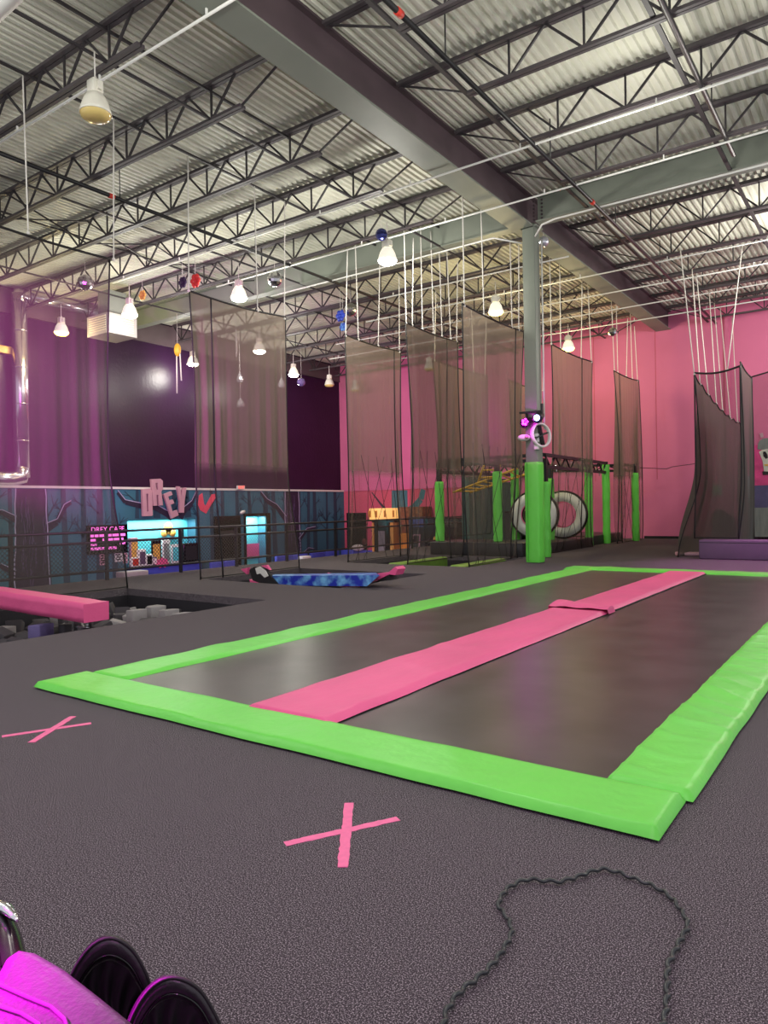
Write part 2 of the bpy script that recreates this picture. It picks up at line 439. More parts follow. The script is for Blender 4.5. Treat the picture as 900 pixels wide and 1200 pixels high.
# cactus-like tree on the far low wall
t = MB(); Yw = YF-.45
def limby(mb, pts, ws, Y):
    for i in range(len(pts)-1):
        (a, b_), (c, d) = pts[i], pts[i+1]; tt = Vector((c-a, d-b_)); n = Vector((-tt.y, tt.x)).normalized()
        w0, w1 = ws[i]/2, ws[i+1]/2
        q = [(a+n.x*w0, b_+n.y*w0), (a-n.x*w0, b_-n.y*w0), (c-n.x*w1, d-n.y*w1), (c+n.x*w1, d+n.y*w1)]
        mb.hexa([(p[0], Y, p[1]) for p in q]+[(p[0], Y-.008, p[1]) for p in q])
limby(t, [(-19.3,LOW),(-19.25,2.2)], [1.0,.9], Yw); limby(t, [(-18.9,1.15),(-18.4,1.4),(-18.05,1.75),(-17.9,2.2)], [.3,.34,.3,.26], Yw)
M['mteal'] = mat('teal painted trunk', (58,112,122), .6, .3, 5, stretch=(8,1,.8))
t.build('painted_trunk', 'mteal', wl)
t = MB(); limby(t, [(-20.0,1.2),(-20.4,1.6),(-20.9,2.15)], [.16,.1,.05], Yw); limby(t, [(-19.9,-.1),(-20.4,.2),(-21.0,.25)], [.2,.12,.05], Yw); t.build('painted_twig', 'bark', wl)

# ================================================================== STRUCTURAL STEEL (things)
bt = thing('roof_beam', 'long brown steel roof beam running from the camera over the column to the pink wall', 'beam', (-7.05, 2, 8.0))
m_ = MB(); m_.box((-7.02, 2, 8.03), (-6.98, YF-.02, 8.66)); m_.box((-7.13,2,8.03),(-7.12,YF-.02,8.66)); m_.build('beam_web', 'brown', bt)
m_ = MB(); m_.box((-7.44, 2, 8.0), (-6.9, YF-.02, 8.035)); m_.build('bottom_flange', 'girder', bt)
m_ = MB(); m_.box((-7.34, 2, 8.66), (-6.88, YF-.02, 8.70)); m_.build('top_flange', 'brown', bt)
def girder(x0, x1, label):
    t = thing('roof_girder', label, 'beam', ((x0+x1)/2, 16.0, 8.0))
    a = MB(); a.box((x0, 15.98, 8.05), (x1, 16.02, 8.62)); a.build('beam_web', 'girder', t)
    a = MB(); a.box((x0, 15.85, 8.02), (x1, 16.15, 8.055)); a.build('bottom_flange', 'girder', t)
    a = MB(); a.box((x0, 15.85, 8.62), (x1, 16.15, 8.655)); a.build('top_flange', 'girder', t)
    return t
g1 = girder(-6.78, XR+2, 'grey green steel girder meeting the right side of the column top')
girder(XL, -7.3, 'grey green steel girder crossing the bay left of the column')
for k in range(6):
    for xx in (-6.66, -6.92):
        a = MB(); a.lathe((xx if xx > -6.8 else -6.86, 15.96, 8.12+k*.085), [(.001,-.03),(.022,-.03),(.022,.0)], 6, (0,1,0)); a.build('bolt', 'brown', g1)
e = MB(); e.box((XL+.005, 3, 7.85), (XL+.1, YF-.02, 7.89)); e.box((XL+.005, 3, 8.6), (XL+.1, YF-.02, 8.64)); e.box((XL+.05, 3, 7.89), (XL+.08, YF-.02, 8.6))
tag(e.build('roof_beam', 'brown'), 'brown edge beam along the top of the dark purple wall', 'beam')
ct = thing('column', 'grey steel column wrapped in a green pad beside the trampoline', 'column', (-7.05, 16.15, 0))
m_ = MB(); m_.rbox((-7.05, 16.18, 4.05), (.155,0,0), (0,.155,0), (0,0,4.05), .02); m_.build('steel_post', 'girder', ct)
m_ = MB(); m_.box((-7.24, 15.98, 8.0), (-6.82, 16.38, 8.04)); m_.build('cap_plate', 'girder', ct)
m_ = MB()
def padsleeve(mb, c, r, z0, z1, n=22, wr=.006, sq=False):
    N = 30; b = len(mb.v)
    for i in range(N+1):
        z = lerp(z0, z1, i/N)
        for k in range(n):
            an = 2*PI*k/n; rr = r
            if sq: rr = r/ (max(abs(math.cos(an)), abs(math.sin(an)))**.75)
            rr += wr*noise.noise(Vector((math.cos(an)*2+c[0]*3, math.sin(an)*2+c[1], z*5)))
            if i in (0, N): rr *= .96
            mb.v.append(Vector((c[0]+rr*math.cos(an), c[1]+rr*math.sin(an), z)))
    for i in range(N):
        for k in range(n): mb.f.append((b+i*n+k, b+i*n+(k+1)%n, b+(i+1)*n+(k+1)%n, b+(i+1)*n+k)); mb.sm.append(True)
    mb.f.append(tuple(b+N*n+k for k in range(n))); mb.sm.append(False)
padsleeve(m_, (-7.06, 16.18), .186, .02, 2.42, 40, .008, True)
lab(m_.build('column_pad', 'green', ct), 'green vinyl column pad')
m_ = MB(); m_.box((-7.165,15.985,.05), (-7.15,16.0,2.4)); m_.build('pad_seam', mat('green seam', (70,170,56), .6, .1, 30), ct)

# open web joists
def joist(x0, x1, Y, label, endl=0, endr=0, base=-9.4):
    t = thing('roof_joist', label, 'roof joist', ((x0+x1)/2, Y, 8.0))
    bl, br = x0+(1.35 if endl else .2), x1-(1.35 if endr else .2)
    a = MB(); a.box((x0, Y-.075, 8.61), (x1, Y-.008, 8.66)); a.box((x0, Y+.008, 8.61), (x1, Y+.075, 8.66))
    a.box((x0, Y-.018, 8.66), (x1, Y-.008, 8.71)); a.box((x0, Y+.008, 8.66), (x1, Y+.018, 8.71)); a.build('top_chord', 'joist', t)
    a = MB(); a.box((bl, Y-.065, 8.0), (br, Y-.008, 8.05)); a.box((bl, Y+.008, 8.0), (br, Y+.065, 8.05))
    a.build('bottom_chord', 'joist', t)
    a = MB(); k0 = math.ceil((bl+.1-base)/1.19); k1 = math.floor((br-.1-base)/1.19)
    for k in range(k0, k1+1):
        x = base+k*1.19; n = (x, Y, 8.03)
        a.bar(n, (x, Y, 8.63), .03)
        for s in (-.5, .5):
            a.bar(n, (min(max(x+s*1.19, x0+.05), x1-.05), Y, 8.63), .034)
    if endr: a.bar((br-.05, Y, 8.03), (x1-.05, Y, 8.62), .028)
    if endl: a.bar((bl+.05, Y, 8.03), (x0+.05, Y, 8.62), .028)
    a.build('web_lattice', 'web', t)
JY = [4.4, 6.4, 8.35, 10.3, 12.28, 14.28, 18.25, 20.2, 22.15, 24.1, 26.1, 28.0]
for i, y in enumerate(JY):
    if i: joist(XL+.2, -7.3, y, f'{ORD[i-1]} open web roof joist from the camera, left of the brown beam', 0, 1, -9.4)
    if i > 1: joist(-6.87, XR+2, y, f'{ORD[i-2]} open web roof joist from the camera, right of the brown beam', 1, 0, -4.8)
# bridging angles between the joists
for k, (x, z, r) in enumerate(((-9.38, 8.03, .04), (-9.48, 8.58, .04), (-11.5, 8.58, .04), (-14.2, 8.03, .04), (-17.2, 8.58, .04), (-19.4, 8.03, .04))):
    a = MB(); a.box((x-r/2, 3.5, z-r/2), (x+r/2, YF-.1, z+r/2))
    tag(a.build('bridging_bar', 'web'), f'{ORD[k]} dark bridging bar from the beam across the joists of the left bay', 'bridging bar', 'bridging bars')
for k, (x, z) in enumerate(((-5.55, 8.05), (-2.62, 8.05))):
    a = MB(); a.box((x-.035, 4, z-.02), (x+.035, YF-.1, z+.02)); a.box((x-.035, 4, z), (x-.02, YF-.1, z+.06))
    tag(a.build('bridging_bar', 'web'), ('dark bridging angle nearest the brown beam in the right bay', 'dark bridging angle beside the sprinkler pipe at the far right')[k], 'bridging bar', 'bridging bars')
a = MB()
for (xa, xb) in ((-16.2,-15.2),):
    for i in range(1, 6):
        y0, y1 = JY[i], JY[i+1] if i+1 < 6 else JY[i]+1.9
        a.bar((xa, y0, 8.05), (xa, y1, 8.6), .03); a.bar((xa, y0, 8.6), (xa, y1, 8.05), .03)
tag(a.build('cross_brace', 'web'), 'zigzag cross bracing between the joists above the left nets', 'brace')
# sprinkler pipes
def pipe(x, z, r, y0, y1, label, fit):
    t = thing('sprinkler_pipe', label, 'pipe', (x, y0, z))
    a = MB(); a.tube([(x, y0, z), (x, y1, z)], r, 10); a.build('pipe_run', 'black', t)
    for y in fit:
        a = MB(); a.tube([(x, y-.06, z), (x, y+.06, z)], r*1.3, 10); a.build('coupling', 'red', t)
    a = MB(); y = y0+1.2
    while y < y1: a.tube([(x, y, z), (x, y, ZD-.02)], .012, 6); y += 3.9
    a.build('hanger', 'black', t)
pipe(-5.24, 8.0-.1, .04, 4, YF-.3, 'dark sprinkler pipe with red couplings right of the brown beam', (7.9, 15.3))
pipe(-2.41, 7.95, .04, 4, 15.0, 'dark sprinkler pipe stopping short of the grey girder on the right', ())
pipe(-13.1, 7.92, .04, 4, YF-.3, 'dark sprinkler pipe with a red coupling over the left nets', (8.9,))
# conduits
cds = [(6.43,-15,-6.2,'first'),(12.22,-18,XR,'second'),(14.28,-16,XR,'third'),(18.25,-13,-6.9,'fifth'),(20.2,-15,XR,'sixth'),(22.2,-18,XR,'seventh'),(24.2,-20,XR,'eighth'),(26.15,-20,XR,'ninth')]
for (y, x0, x1, n) in cds:
    t = thing('conduit', f'{n} white electrical conduit from the camera, crossing under the joists', 'conduit', (x0, y, 7.9), 'white conduits')
    a = MB(); a.tube([(x0, y, 7.9), (x1, y, 7.9)], .02, 8); a.build('conduit_tube', 'conduit', t)
    a = MB(); x = x0+.5
    while x < x1: a.bar((x, y, 7.9), (x, y, 8.0), .02, .03); x += 2.4
    a.build('clip', 'conduit', t)
a = MB(); a.tube([(-6.86,16.0,7.75),(-6.6,15.8,7.9),(-6.27,15.74,7.93),(XR,15.72,7.93)], .022, 8)
tag(a.build('conduit', 'conduit'), 'white conduit bending down to the column top from the right', 'conduit', 'white conduits')
a = MB(); a.tube([(-7.25,16.1,7.7),(-7.9,15.9,7.92),(-11.7,16.0,7.93),(-15.5,16.0,7.93)], .022, 8)
tag(a.build('conduit', 'conduit'), 'white conduit bending down to the column top from the left', 'conduit', 'white conduits')
a = MB(); a.tube([(-6.83,16.3,7.7),(-6.83,16.3,3.2)], .02, 8); tag(a.build('conduit', 'conduit'), 'white conduit running down the right edge of the column', 'conduit', 'white conduits')
# big white pipe clipping the top left corner of the view
a = MB(); p0, p1 = fl(-40, 45, 7.4), fl(40, -32, 7.4); dd = (p1-p0).normalized()
a.tube([p0-dd*2.0, p0, p1, p1+dd*2.0], .115, 14); tag(a.build('duct', 'white'), 'thick white pipe at the top left corner under the deck', 'duct')

# ================================================================== HIGH BAY LAMPS
def lampparts(t, c, glow, cordtop):
    c = Vector(c)
    a = MB(); a.rbox(c+Vector((0,0,.33)), (.085,0,0), (0,.085,0), (0,0,.1), .02); a.box((c.x-.13, c.y-.03, c.z+.27), (c.x+.13, c.y+.03, c.z+.39)); a.build('ballast_box', 'lampw', t)
    a = MB(); a.lathe(c, [(.09,.24),(.12,.23),(.17,.14),(.215,.0),(.225,-.05),(.215,-.05),(.2,0),(.16,.13),(.11,.22)], 24); a.build('reflector_shade', 'lampw' if glow == 'lampoff' else 'shadeglow', t)
    a = MB(); a.lathe(c, [(.215,-.045),(.2,-.09),(.15,-.125),(.08,-.14),(.001,-.145)], 20); a.build('lens', glow, t)
    a = MB(); a.tube([c+Vector((0,0,.43)), (c.x, c.y, cordtop)], .011, 6); a.tube([c+Vector((-.03,0,.43)), c+Vector((-.03,0,.47)), c+Vector((.03,0,.47)), c+Vector((.03,0,.43))], .008, 6)
    a.build('hanging_chain', 'rope', t)
lamps = [((112,130),0,'unlit white high bay lamp with amber glass at the upper left'),
 ((454,303),1,'large lit high bay lamp hanging near the middle of the ceiling'),
 ((280,347),1,'lit high bay lamp at the top edge of the tall grey net left of centre'),
 ((152,367),1,'lit high bay lamp beside the white air unit'),
 ((72,388),2,'yellow lit high bay lamp seen through the leftmost net'),
 ((304,410),1,'lit high bay lamp glowing through the tall grey net left of centre'),
 ((226,425),1,'lit high bay lamp just left of the tall grey net'),
 ((344,438),1,'lit high bay lamp in front of the dark wall, right of the tall grey net'),
 ((386,450),0,'unlit high bay lamp in front of the dark wall next to the pink edge'),
 ((503,431),0,'unlit high bay lamp between the middle nets'),
 ((581,364),2,'yellow lit high bay lamp just left of the column'),
 ((666,407),2,'yellow lit high bay lamp right of the column'),
 ((416,456),0,'unlit high bay lamp behind the third net')]
LP = []
for (px, on, label) in lamps:
    p = fl(*px, 7.15); LP.append((p, on))
    t = thing('high_bay_lamp', label, 'lamp', p, 'high bay lamps')
    lampparts(t, p, ('lampoff', 'lampglow', 'lampglowy')[on], 8.0)
hid = [(-4.0,4.5),(-9.5,0.5),(1.5,9.5),(1.0,2.0),(-3.2,12.3),(-1.5,20.5),(0.8,26)]
for i, (x, y) in enumerate(hid): LP.append((Vector((x, y, 7.15)), 1))

# ================================================================== TRAMPOLINE
tr = thing('trampoline', 'long in-floor double trampoline with black beds, green edge pads and pink centre pad', 'trampoline', (-3.2, 9.2, 0))
a = MB(); a.box((-5.25, 3.3, 0), (-1.0, 14.7, .012)); a.build('frame_skirt', 'gap', tr)
for x0, x1 in ((-5.12, -3.58), (-2.92, -1.12)):
    a = MB()
    a.grid(lambda u, v: (lerp(x0, x1, u), lerp(3.44, 14.5, v), .03+.004*noise.noise(Vector((u*3, v*14, x0)))), 10, 60)
    a.grid(lambda u, v: (lerp(x0, x1, u), lerp(3.44, 14.5, v), .013), 2, 2)
    a.build('jump_bed', 'bed', tr, fix=False)
def pad(x0, x1, y0, y1, h, amp, ridge, edge, along='y', nu=16, nv=90, zb=.015):
    """padded vinyl panel with wrinkles; ridge = count of cross creases"""
    a = MB()
    def top(u, v):
        x, y = lerp(x0, x1, u), lerp(y0, y1, v)
        e = min(min(u, 1-u)*abs(x1-x0), min(v, 1-v)*abs(y1-y0))
        z = h*(1-math.exp(-max(e, 0)/.009)) if edge else h
        s, c = (y, x) if along == 'y' else (x, y)
        q = noise.noise(Vector((s*3.1, c*1.4, 2.3)))
        z += amp*.6*q*min(1, e/.06)
        cr = math.sin((s+c*.35+.25*noise.noise(Vector((s*.9, c*2, 5))))*ridge)
        z += amp*(max(0, cr)**3)*min(1, e/.05)*(.5+.5*noise.noise(Vector((s*.7, c*3, 9))))
        j = .012*noise.noise(Vector((s*2.2, 1.7, c)))
        if along == 'y': x += j*(abs(u-.5)*2)
        else: y += j*(abs(v-.5)*2)
        return (x, y, z+zb)
    a.grid(top, nu, nv)
    # skirt
    per = [top(i/nu, 0) for i in range(nu+1)]+[top(1, j/nv) for j in range(1, nv+1)]+[top(1-i/nu, 1) for i in range(1, nu+1)]+[top(0, 1-j/nv) for j in range(1, nv)]
    for p, q in zip(per, per[1:]+per[:1]): a.quad(p, q, (q[0], q[1], zb), (p[0], p[1], zb))
    return a
lab(pad(-5.58, -5.08, 3.46, 14.6, .04, .012, 5, True, 'y', 10, 220).build('edge_pad', 'green', tr), 'left green edge pad')
lab(pad(-1.19, -.77, 3.5, 14.6, .042, .02, 21, True, 'y', 16, 400).build('edge_pad', 'green', tr), 'wrinkled right green edge pad')
lab(pad(-5.62, -.8, 3.02, 3.49, .045, .008, 6, True, 'x', 220, 20).build('edge_pad', 'green', tr), 'front green edge pad')
lab(pad(-5.72, -.7, 14.52, 15.05, .05, .01, 5, True, 'x', 100, 10).build('edge_pad', 'green', tr), 'far green edge pad')
a = MB(); a.box((-3.6, 3.48, .012), (-2.9, 14.52, .04)); a.build('centre_beam', 'gap', tr)
lab(pad(-3.63, -2.9, 3.42, 9.0, .035, .010, 7, True, 'y', 16, 200, .04).build('centre_pad', 'pink', tr), 'near length of the pink centre pad')
lab(pad(-3.61, -2.92, 8.8, 14.6, .035, .008, 4, True, 'y', 14, 120, .035).build('centre_pad', 'pink', tr), 'far length of the pink centre pad')
# rumpled end flap where the two pink lengths meet
def flap(u, v):
    x = lerp(-3.64, -2.88, u)+.05*v*(1-u); y = lerp(8.72, 9.22, v)-.25*(u)*v
    return (x, y, .1+.045*math.sin(v*PI)*(1-.5*u)+.012*noise.noise(Vector((x*6, y*7, 1))))
a = MB(); a.grid(flap, 18, 12); b0 = [flap(1, j/12) for j in range(13)]
for p, q in zip(b0[:-1], b0[1:]): a.quad(p, q, (q[0]+.02, q[1], .045), (p[0]+.02, p[1], .045))
b0 = [flap(i/18, 1) for i in range(19)]
for p, q in zip(b0[:-1], b0[1:]): a.quad(p, q, (q[0], q[1]+.02, .06), (p[0], p[1]+.02, .06))
b0 = [flap(0, j/12) for j in range(13)]
for p, q in zip(b0[:-1], b0[1:]): a.quad(p, q, (q[0], q[1], .05), (p[0], p[1], .05))
lab(a.build('pad_flap', 'pink', tr), 'raised rumpled end of the near pink pad')

# ================================================================== TAPE CROSSES, CABLE
def cross(label, s1, s2, wd):
    t = thing('tape_cross', label, 'tape', ((s1[0][0]+s1[1][0])/2, (s1[0][1]+s1[1][1])/2, 0))
    for k, (p, q) in enumerate((s1, s2)):
        p, q = Vector((*p, 0)), Vector((*q, 0)); d = (q-p).normalized(); n = Vector((-d.y, d.x, 0)); a = MB(); z = .002+.002*k; N = 24
        L = [lerp(p, q, i/N)+n*(wd/2+random.uniform(-.003, .003)) for i in range(N+1)]; Rr = [lerp(p, q, i/N)-n*(wd/2+random.uniform(-.003, .003)) for i in range(N+1)]
        for i in range(N):
            up = Vector((0,0,z)); dn = Vector((0,0,.0005))
            a.hexa([L[i]+dn, L[i+1]+dn, Rr[i+1]+dn, Rr[i]+dn, L[i]+up, L[i+1]+up, Rr[i+1]+up, Rr[i]+up])
        a.build('tape_strip', 'tape', t)
cross('pink tape cross on the carpet in front of the trampoline', ((-2.09,2.18),(-1.83,2.64)), ((-1.765,2.16),(-2.12,2.65)), .043)
cross('pink tape cross on the carpet at the left corner of the trampoline', ((-4.59,2.26),(-4.36,2.73)), ((-4.31,2.30),(-4.61,2.75)), .045)
cz = [(30,620),(50,566),(60,525),(95,470),(150,425),(200,380),(235,330),(257,285),(245,245),(218,205),(225,180),(250,150),(300,128),(350,130),(400,133),(450,120),(500,102),(530,96),(570,103),(620,122),(680,145),(730,175),(765,215),(788,262),(770,300),(750,340),(730,380),(725,420),(725,470),(720,530),(710,566),(700,620)]
cp = [fl(500+x/2.571, 980+y/2.571, .02) for x, y in cz]
fine = []
for i in range(len(cp)-1):
    p0, p1, p2, p3 = cp[max(i-1, 0)], cp[i], cp[i+1], cp[min(i+2, len(cp)-1)]
    for j in range(10):
        t = j/10; fine.append(.5*((2*p1)+(p2-p0)*t+(2*p0-5*p1+4*p2-p3)*t*t+(-p0+3*p1-3*p2+p3)*t**3))
path = []; acc = 0; tot = 0
for i in range(len(fine)-1):
    d = fine[i+1]-fine[i]; n = Vector((-d.y, d.x, 0)).normalized(); L = d.length; steps = max(2, int(L/.003))
    for j in range(steps):
        s = acc+L*j/steps; ph = s*2*PI/.06; r = .0045
        path.append(fine[i]+d*(j/steps)+n*math.cos(ph)*r+Vector((0,0,math.sin(ph)*r*.9-.003)))
    acc += L
a = MB(); a.tube(path, .0068, 7); tag(a.build('coiled_cable', 'cable'), 'dark curly cable looping over the carpet at the bottom right', 'cable')

# ================================================================== FOAM PIT
specs = [((160,720),'foamg','grey foam cube at the pit rim beside the pink beam end'),((182,716),'foamg','pale grey foam cube standing upright in the pit, right of the beam end'),
 ((198,720),'foamg','pale grey foam cube right beside the upright pale one'),((214,724),'foamg','pale foam cube lying nearest the rim on the right'),((48,738),'foamp','purple grey foam cube standing alone below the pink beam'),
 ((135,696),'foamd','dark foam cube against the far pit wall'),((82,737),'foamd','round edged dark foam cube under the pink beam')]
fg = 'foam cubes in the pit'; used = []
for (px, m_, label) in specs:
    p = fl(*px, -.16); an = random.uniform(-.3, .3); ca, sa = math.cos(an)*.115, math.sin(an)*.115
    a = MB(); a.rbox((p.x, p.y, -.2), (ca, sa, .01), (-sa, ca, 0), (0, 0, .115), .015)
    tag(a.build('foam_cube', m_), label, 'foam cube', fg); used.append(p)
n = 0
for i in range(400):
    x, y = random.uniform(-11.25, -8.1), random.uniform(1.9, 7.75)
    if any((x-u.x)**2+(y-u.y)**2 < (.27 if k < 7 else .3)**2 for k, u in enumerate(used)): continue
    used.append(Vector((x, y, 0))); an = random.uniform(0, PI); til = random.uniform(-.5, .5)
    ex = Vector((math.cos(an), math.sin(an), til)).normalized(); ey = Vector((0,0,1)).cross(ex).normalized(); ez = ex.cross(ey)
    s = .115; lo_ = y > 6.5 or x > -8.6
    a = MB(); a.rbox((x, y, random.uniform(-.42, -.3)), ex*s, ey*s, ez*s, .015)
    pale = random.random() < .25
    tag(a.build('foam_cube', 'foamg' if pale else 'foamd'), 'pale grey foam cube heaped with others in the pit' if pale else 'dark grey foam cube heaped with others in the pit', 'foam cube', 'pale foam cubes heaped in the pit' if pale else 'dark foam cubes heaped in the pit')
    n += 1
    if n > 110: break
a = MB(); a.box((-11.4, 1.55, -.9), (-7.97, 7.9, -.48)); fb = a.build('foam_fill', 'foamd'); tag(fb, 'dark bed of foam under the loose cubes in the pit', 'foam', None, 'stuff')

# pink balance beam over the pit
t = thing('balance_beam', 'pink padded balance beam reaching over the foam pit', 'balance beam', (-10, 5.0, -.5))
a = MB()
def beamy(u, v):
    x = lerp(-13.0, -8.17, u); an = 2*PI*v+PI/4; k = max(abs(math.cos(an)), abs(math.sin(an)))
    y = 5.22+.175*math.cos(an)/k; z = lerp(.24, .15, u)+.115*math.sin(an)/k
    d = .006*noise.noise(Vector((x*5, y*9, z*9)))
    return (x, y+d, z+d)
a.grid(beamy, 60, 16); a.quad(*[beamy(1, j/4) for j in range(4)]); a.quad(*[beamy(0, j/4) for j in range(4)][::-1])
a.build('beam_pad', 'pink', t)
a = MB()
for yy_ in (5.12, 5.32): a.bar((-8.5, yy_, -.9), (-8.5, yy_, .06), .05)
a.bar((-8.5, 5.1, .03), (-8.5, 5.34, .03), .06); a.bar((-8.62, 5.22, -.1), (-8.38, 5.22, -.1), .07)
lab(a.build('support_leg', 'chrome', t), 'metal support leg')
a = MB()
for yy_ in (5.1, 5.34): a.bar((-11.3, yy_, -.9), (-11.3, yy_, .1), .05)
a.build('support_leg', 'chrome', t)

# ================================================================== SECOND PIT: padded mat with blue cover
t = thing('tumbling_mat', 'blue tie dye tumbling mat with pink and black ends lying over the second pit', 'mat', (-8.9, 10.3, 0))
def P(x, y, Y): return aY(x, y, Y)
a = MB(); a.hexa([P(317,686,9.95),P(430,687,9.95),P(425,682,10.6),P(322,682,10.6),P(315,675,9.95),P(445,674,9.95),P(440,671,10.6),P(322,673,10.6)])
lab(a.build('mat_cover', 'tiedye', t), 'blue tie dye cover')
def flat(mb, pts, Y, d=.06):
    mb.prism([(x, y) for x, y in pts], [], lambda u, v: aY(u, v, Y), (0, d, 0))
a = MB(); flat(a, [(292,668),(298,664),(310,666),(318,676),(327,686),(316,689),(305,688),(296,680)], 9.92); lab(a.build('end_panel', 'lining', t), 'black end panel with a white emblem')
a = MB(); flat(a, [(299,666),(304,664),(311,669),(314,675),(310,677),(305,672),(301,673)], 9.90, .02); a.build('emblem', 'white', t)
a = MB()
flat(a, [(282,667),(291,665),(289,673)], 9.93); flat(a, [(292,679),(303,683),(306,688),(295,688)], 9.91); flat(a, [(306,663),(312,662),(316,668)], 9.96)
lab(a.build('corner_flap', 'pink', t), 'pink corner flaps')
a = MB(); a.hexa([P(384,683,10.8),P(425,682,10.8),P(425,681,10.95),P(384,682,10.95),P(384,672,10.8),P(424,679,10.8),P(424,678,10.95),P(384,671,10.95)]); lab(a.build('back_pad', 'pink', t), 'pink back pad')
a = MB(); flat(a, [(436,678),(443,672),(455,671),(463,664),(466,667),(463,674),(456,673),(440,681)], 10.2, .25); lab(a.build('end_flap', 'pink', t), 'raised pink end flap')
a = MB(); flat(a, [(433,684),(438,680),(456,674),(458,680),(445,681)], 10.22, .2); a.build('end_backing', 'lining', t)
a = MB(); flat(a, [(404,686),(434,680),(440,681),(420,688),(396,688)], 9.98, .1); a.build('end_strap', mat('pink and brown strap', (150,70,90), .6, .5, 14), t)

# third pit: small trampolines with green side pads
for k, (x0, x1) in enumerate(((-11.2, -10.25), (-9.7, -8.5))):
    t = thing('trampoline', ('small floor trampoline with a green pad under the third net', 'small floor trampoline with a green pad under the net beside the column')[k], 'trampoline', ((x0+x1)/2, 16, -.5), 'small trampolines by the black mat block')
    a = MB(); a.box((x0, 14.6, -.3), (x1, 17.4, -.27)); a.box((x0,14.6,-.9),(x0+.06,17.4,-.3)); a.build('jump_bed', 'bed', t)
    a = pad(x1, x1+.28, 14.5, 17.0, .05, .008, 5, True, 'y', 6, 60, -.03); a.box((x1+.02, 14.52, -.26), (x1+.26, 16.98, -.03)); a.build('edge_pad', mat('olive green vinyl', (112,150,58), .5, .1, 5), t)

# ================================================================== NETS
def net(label, p0, p1, q0, q1, m='net', fold=.10, nf=7, flare=(1,1), seams=(), sag=.05, cat='net', inset=.18, cordw=.016, scal=0, k0=.6, cords=0):
    """p0,p1: top corners; q0,q1: bottom corners"""
    p0, p1, q0, q1 = map(Vector, (p0, p1, q0, q1))
    t = thing('safety_net', label, cat, ((q0+q1)/2), 'safety nets')
    n = (p1-p0).cross(Vector((0,0,1))).normalized(); sd = random.uniform(0, 50)
    def f(u, v):
        top = lerp(p0, p1, u)-Vector((0,0,sag*math.sin(PI*u)+scal*abs(math.sin(8*PI*u))))
        # the sides hang straight, then flare to the tie points at the floor
        k = max(0, (v-k0)/(1-k0)); k = k*k*(3-2*k)
        w_ = inset*.12*math.sin(PI*min(v*1.1, 1))
        uu = lerp(w_, 1-w_, u)
        tp_ = lerp(p0, p1, uu); bot = lerp(q0, q1, uu)
        p = Vector((lerp(tp_.x, bot.x, k), lerp(tp_.y, bot.y, k), lerp(top.z, lerp(q0, q1, u).z, v)))
        side = (abs(u-.5)*2)**1.5
        a_ = fold*(.06+.95*side)*(.15+v*.85)*math.sin(PI*min(1, v*1.0))**.5
        p = p + n*a_*(math.sin((u*nf+sd)*2*PI+v*1.5)+.4*math.sin((u*nf*2.3+sd)*2*PI-v))
        return p
    a = MB(); a.grid(f, 90, 36); a.build('net_mesh', m, t, fix=False)
    bd = [f(i/40, 0) for i in range(41)]+[f(1, j/24) for j in range(1, 25)]
    bd2 = [f(0, j/24) for j in range(25)]
    a = MB(); a.tube([f(i/40, 0) for i in range(41)], cordw*1.3, 6); a.tube([f(1, j/24) for j in range(25)], cordw, 6); a.tube(bd2, cordw, 6)
    a.tube([f(i/40, .995) for i in range(41)], cordw*.7, 6)
    a.build('border_cord', 'cord', t)
    for i in range(cords):
        u0, u1 = (i+.5)/cords, .08+.84*((i*5+2) % cords)/cords*.35+(.55 if i % 2 else 0)
        a = MB(); ca, cb = f(u0, .52), f(u1, .995); a.tube([lerp(ca, cb, j/8)-Vector((0,0,.12*math.sin(PI*j/8))) for j in range(9)], .007, 5); a.build('drape_cord', 'cord', t)
    for u in seams:
        a = MB(); a.tube([f(u, j/24)+n*.0 for j in range(25)], cordw*1.1, 6); a.build('seam_cord', 'cord', t)
    return f
ZT = 5.9
XA, XB, XC = -11.45, -7.8, -9.65
nets = {}
nets['leftmost net'] = net('leftmost tall safety net along the foam pit, glowing purple', (XA,4.6,6.0),(XA,7.72,5.95),(XA,3.6,.0),(XA,7.95,.0), seams=(), fold=.07, m='netthin')
nets['second net'] = net('tall grey safety net in front of the dark purple wall, left of centre', (XA,9.5,5.8),(XA,12.28,5.85),(XA,9.65,.0),(XA,12.6,.0), seams=(.2,), fold=.12)
nets['third net'] = net('safety net third from the left, by the start of the pink wall', (XA,14.5,5.85),(XA,17.05,5.85),(XA,14.45,.0),(XA,17.2,.0), seams=(.87,), cords=7, fold=.12)
nets['fourth net'] = net('safety net between the two small trampolines, fourth from the left', (XC,14.6,5.9),(XC,17.15,5.88),(XC,14.5,.0),(XC,17.2,.0), seams=(.78,), cords=7, fold=.14, inset=.3)
nets['fifth net'] = net('wide safety net directly left of the column', (XB,14.1,5.9),(XB,17.35,5.9),(XB-.15,14.5,.0),(XB-.3,17.4,.0), seams=(.85,), cords=7, fold=.12, inset=.3)
nets['far middle net'] = net('smaller looking safety net far behind the net by the column', (XA,18.8,5.9),(XA,22.4,5.9),(XA,18.9,.4),(XA,22.4,.4), cords=7, fold=.14, inset=.3, seams=(.1,))
nets['net right of the column'] = net('brown looking safety net just right of the column', (XB,19.2,5.9),(XB,22.55,5.92),(XB-.2,19.3,.0),(XB-.2,22.9,.0), cords=7, fold=.14, inset=.3, seams=(.72,))
nets['narrow far net'] = net('narrow safety net seen past the left edge of the column', (XA+.2,23.7,5.9),(XA+.2,26.4,5.9),(XA+.2,23.7,.0),(XA+.2,26.4,.0), fold=.14)
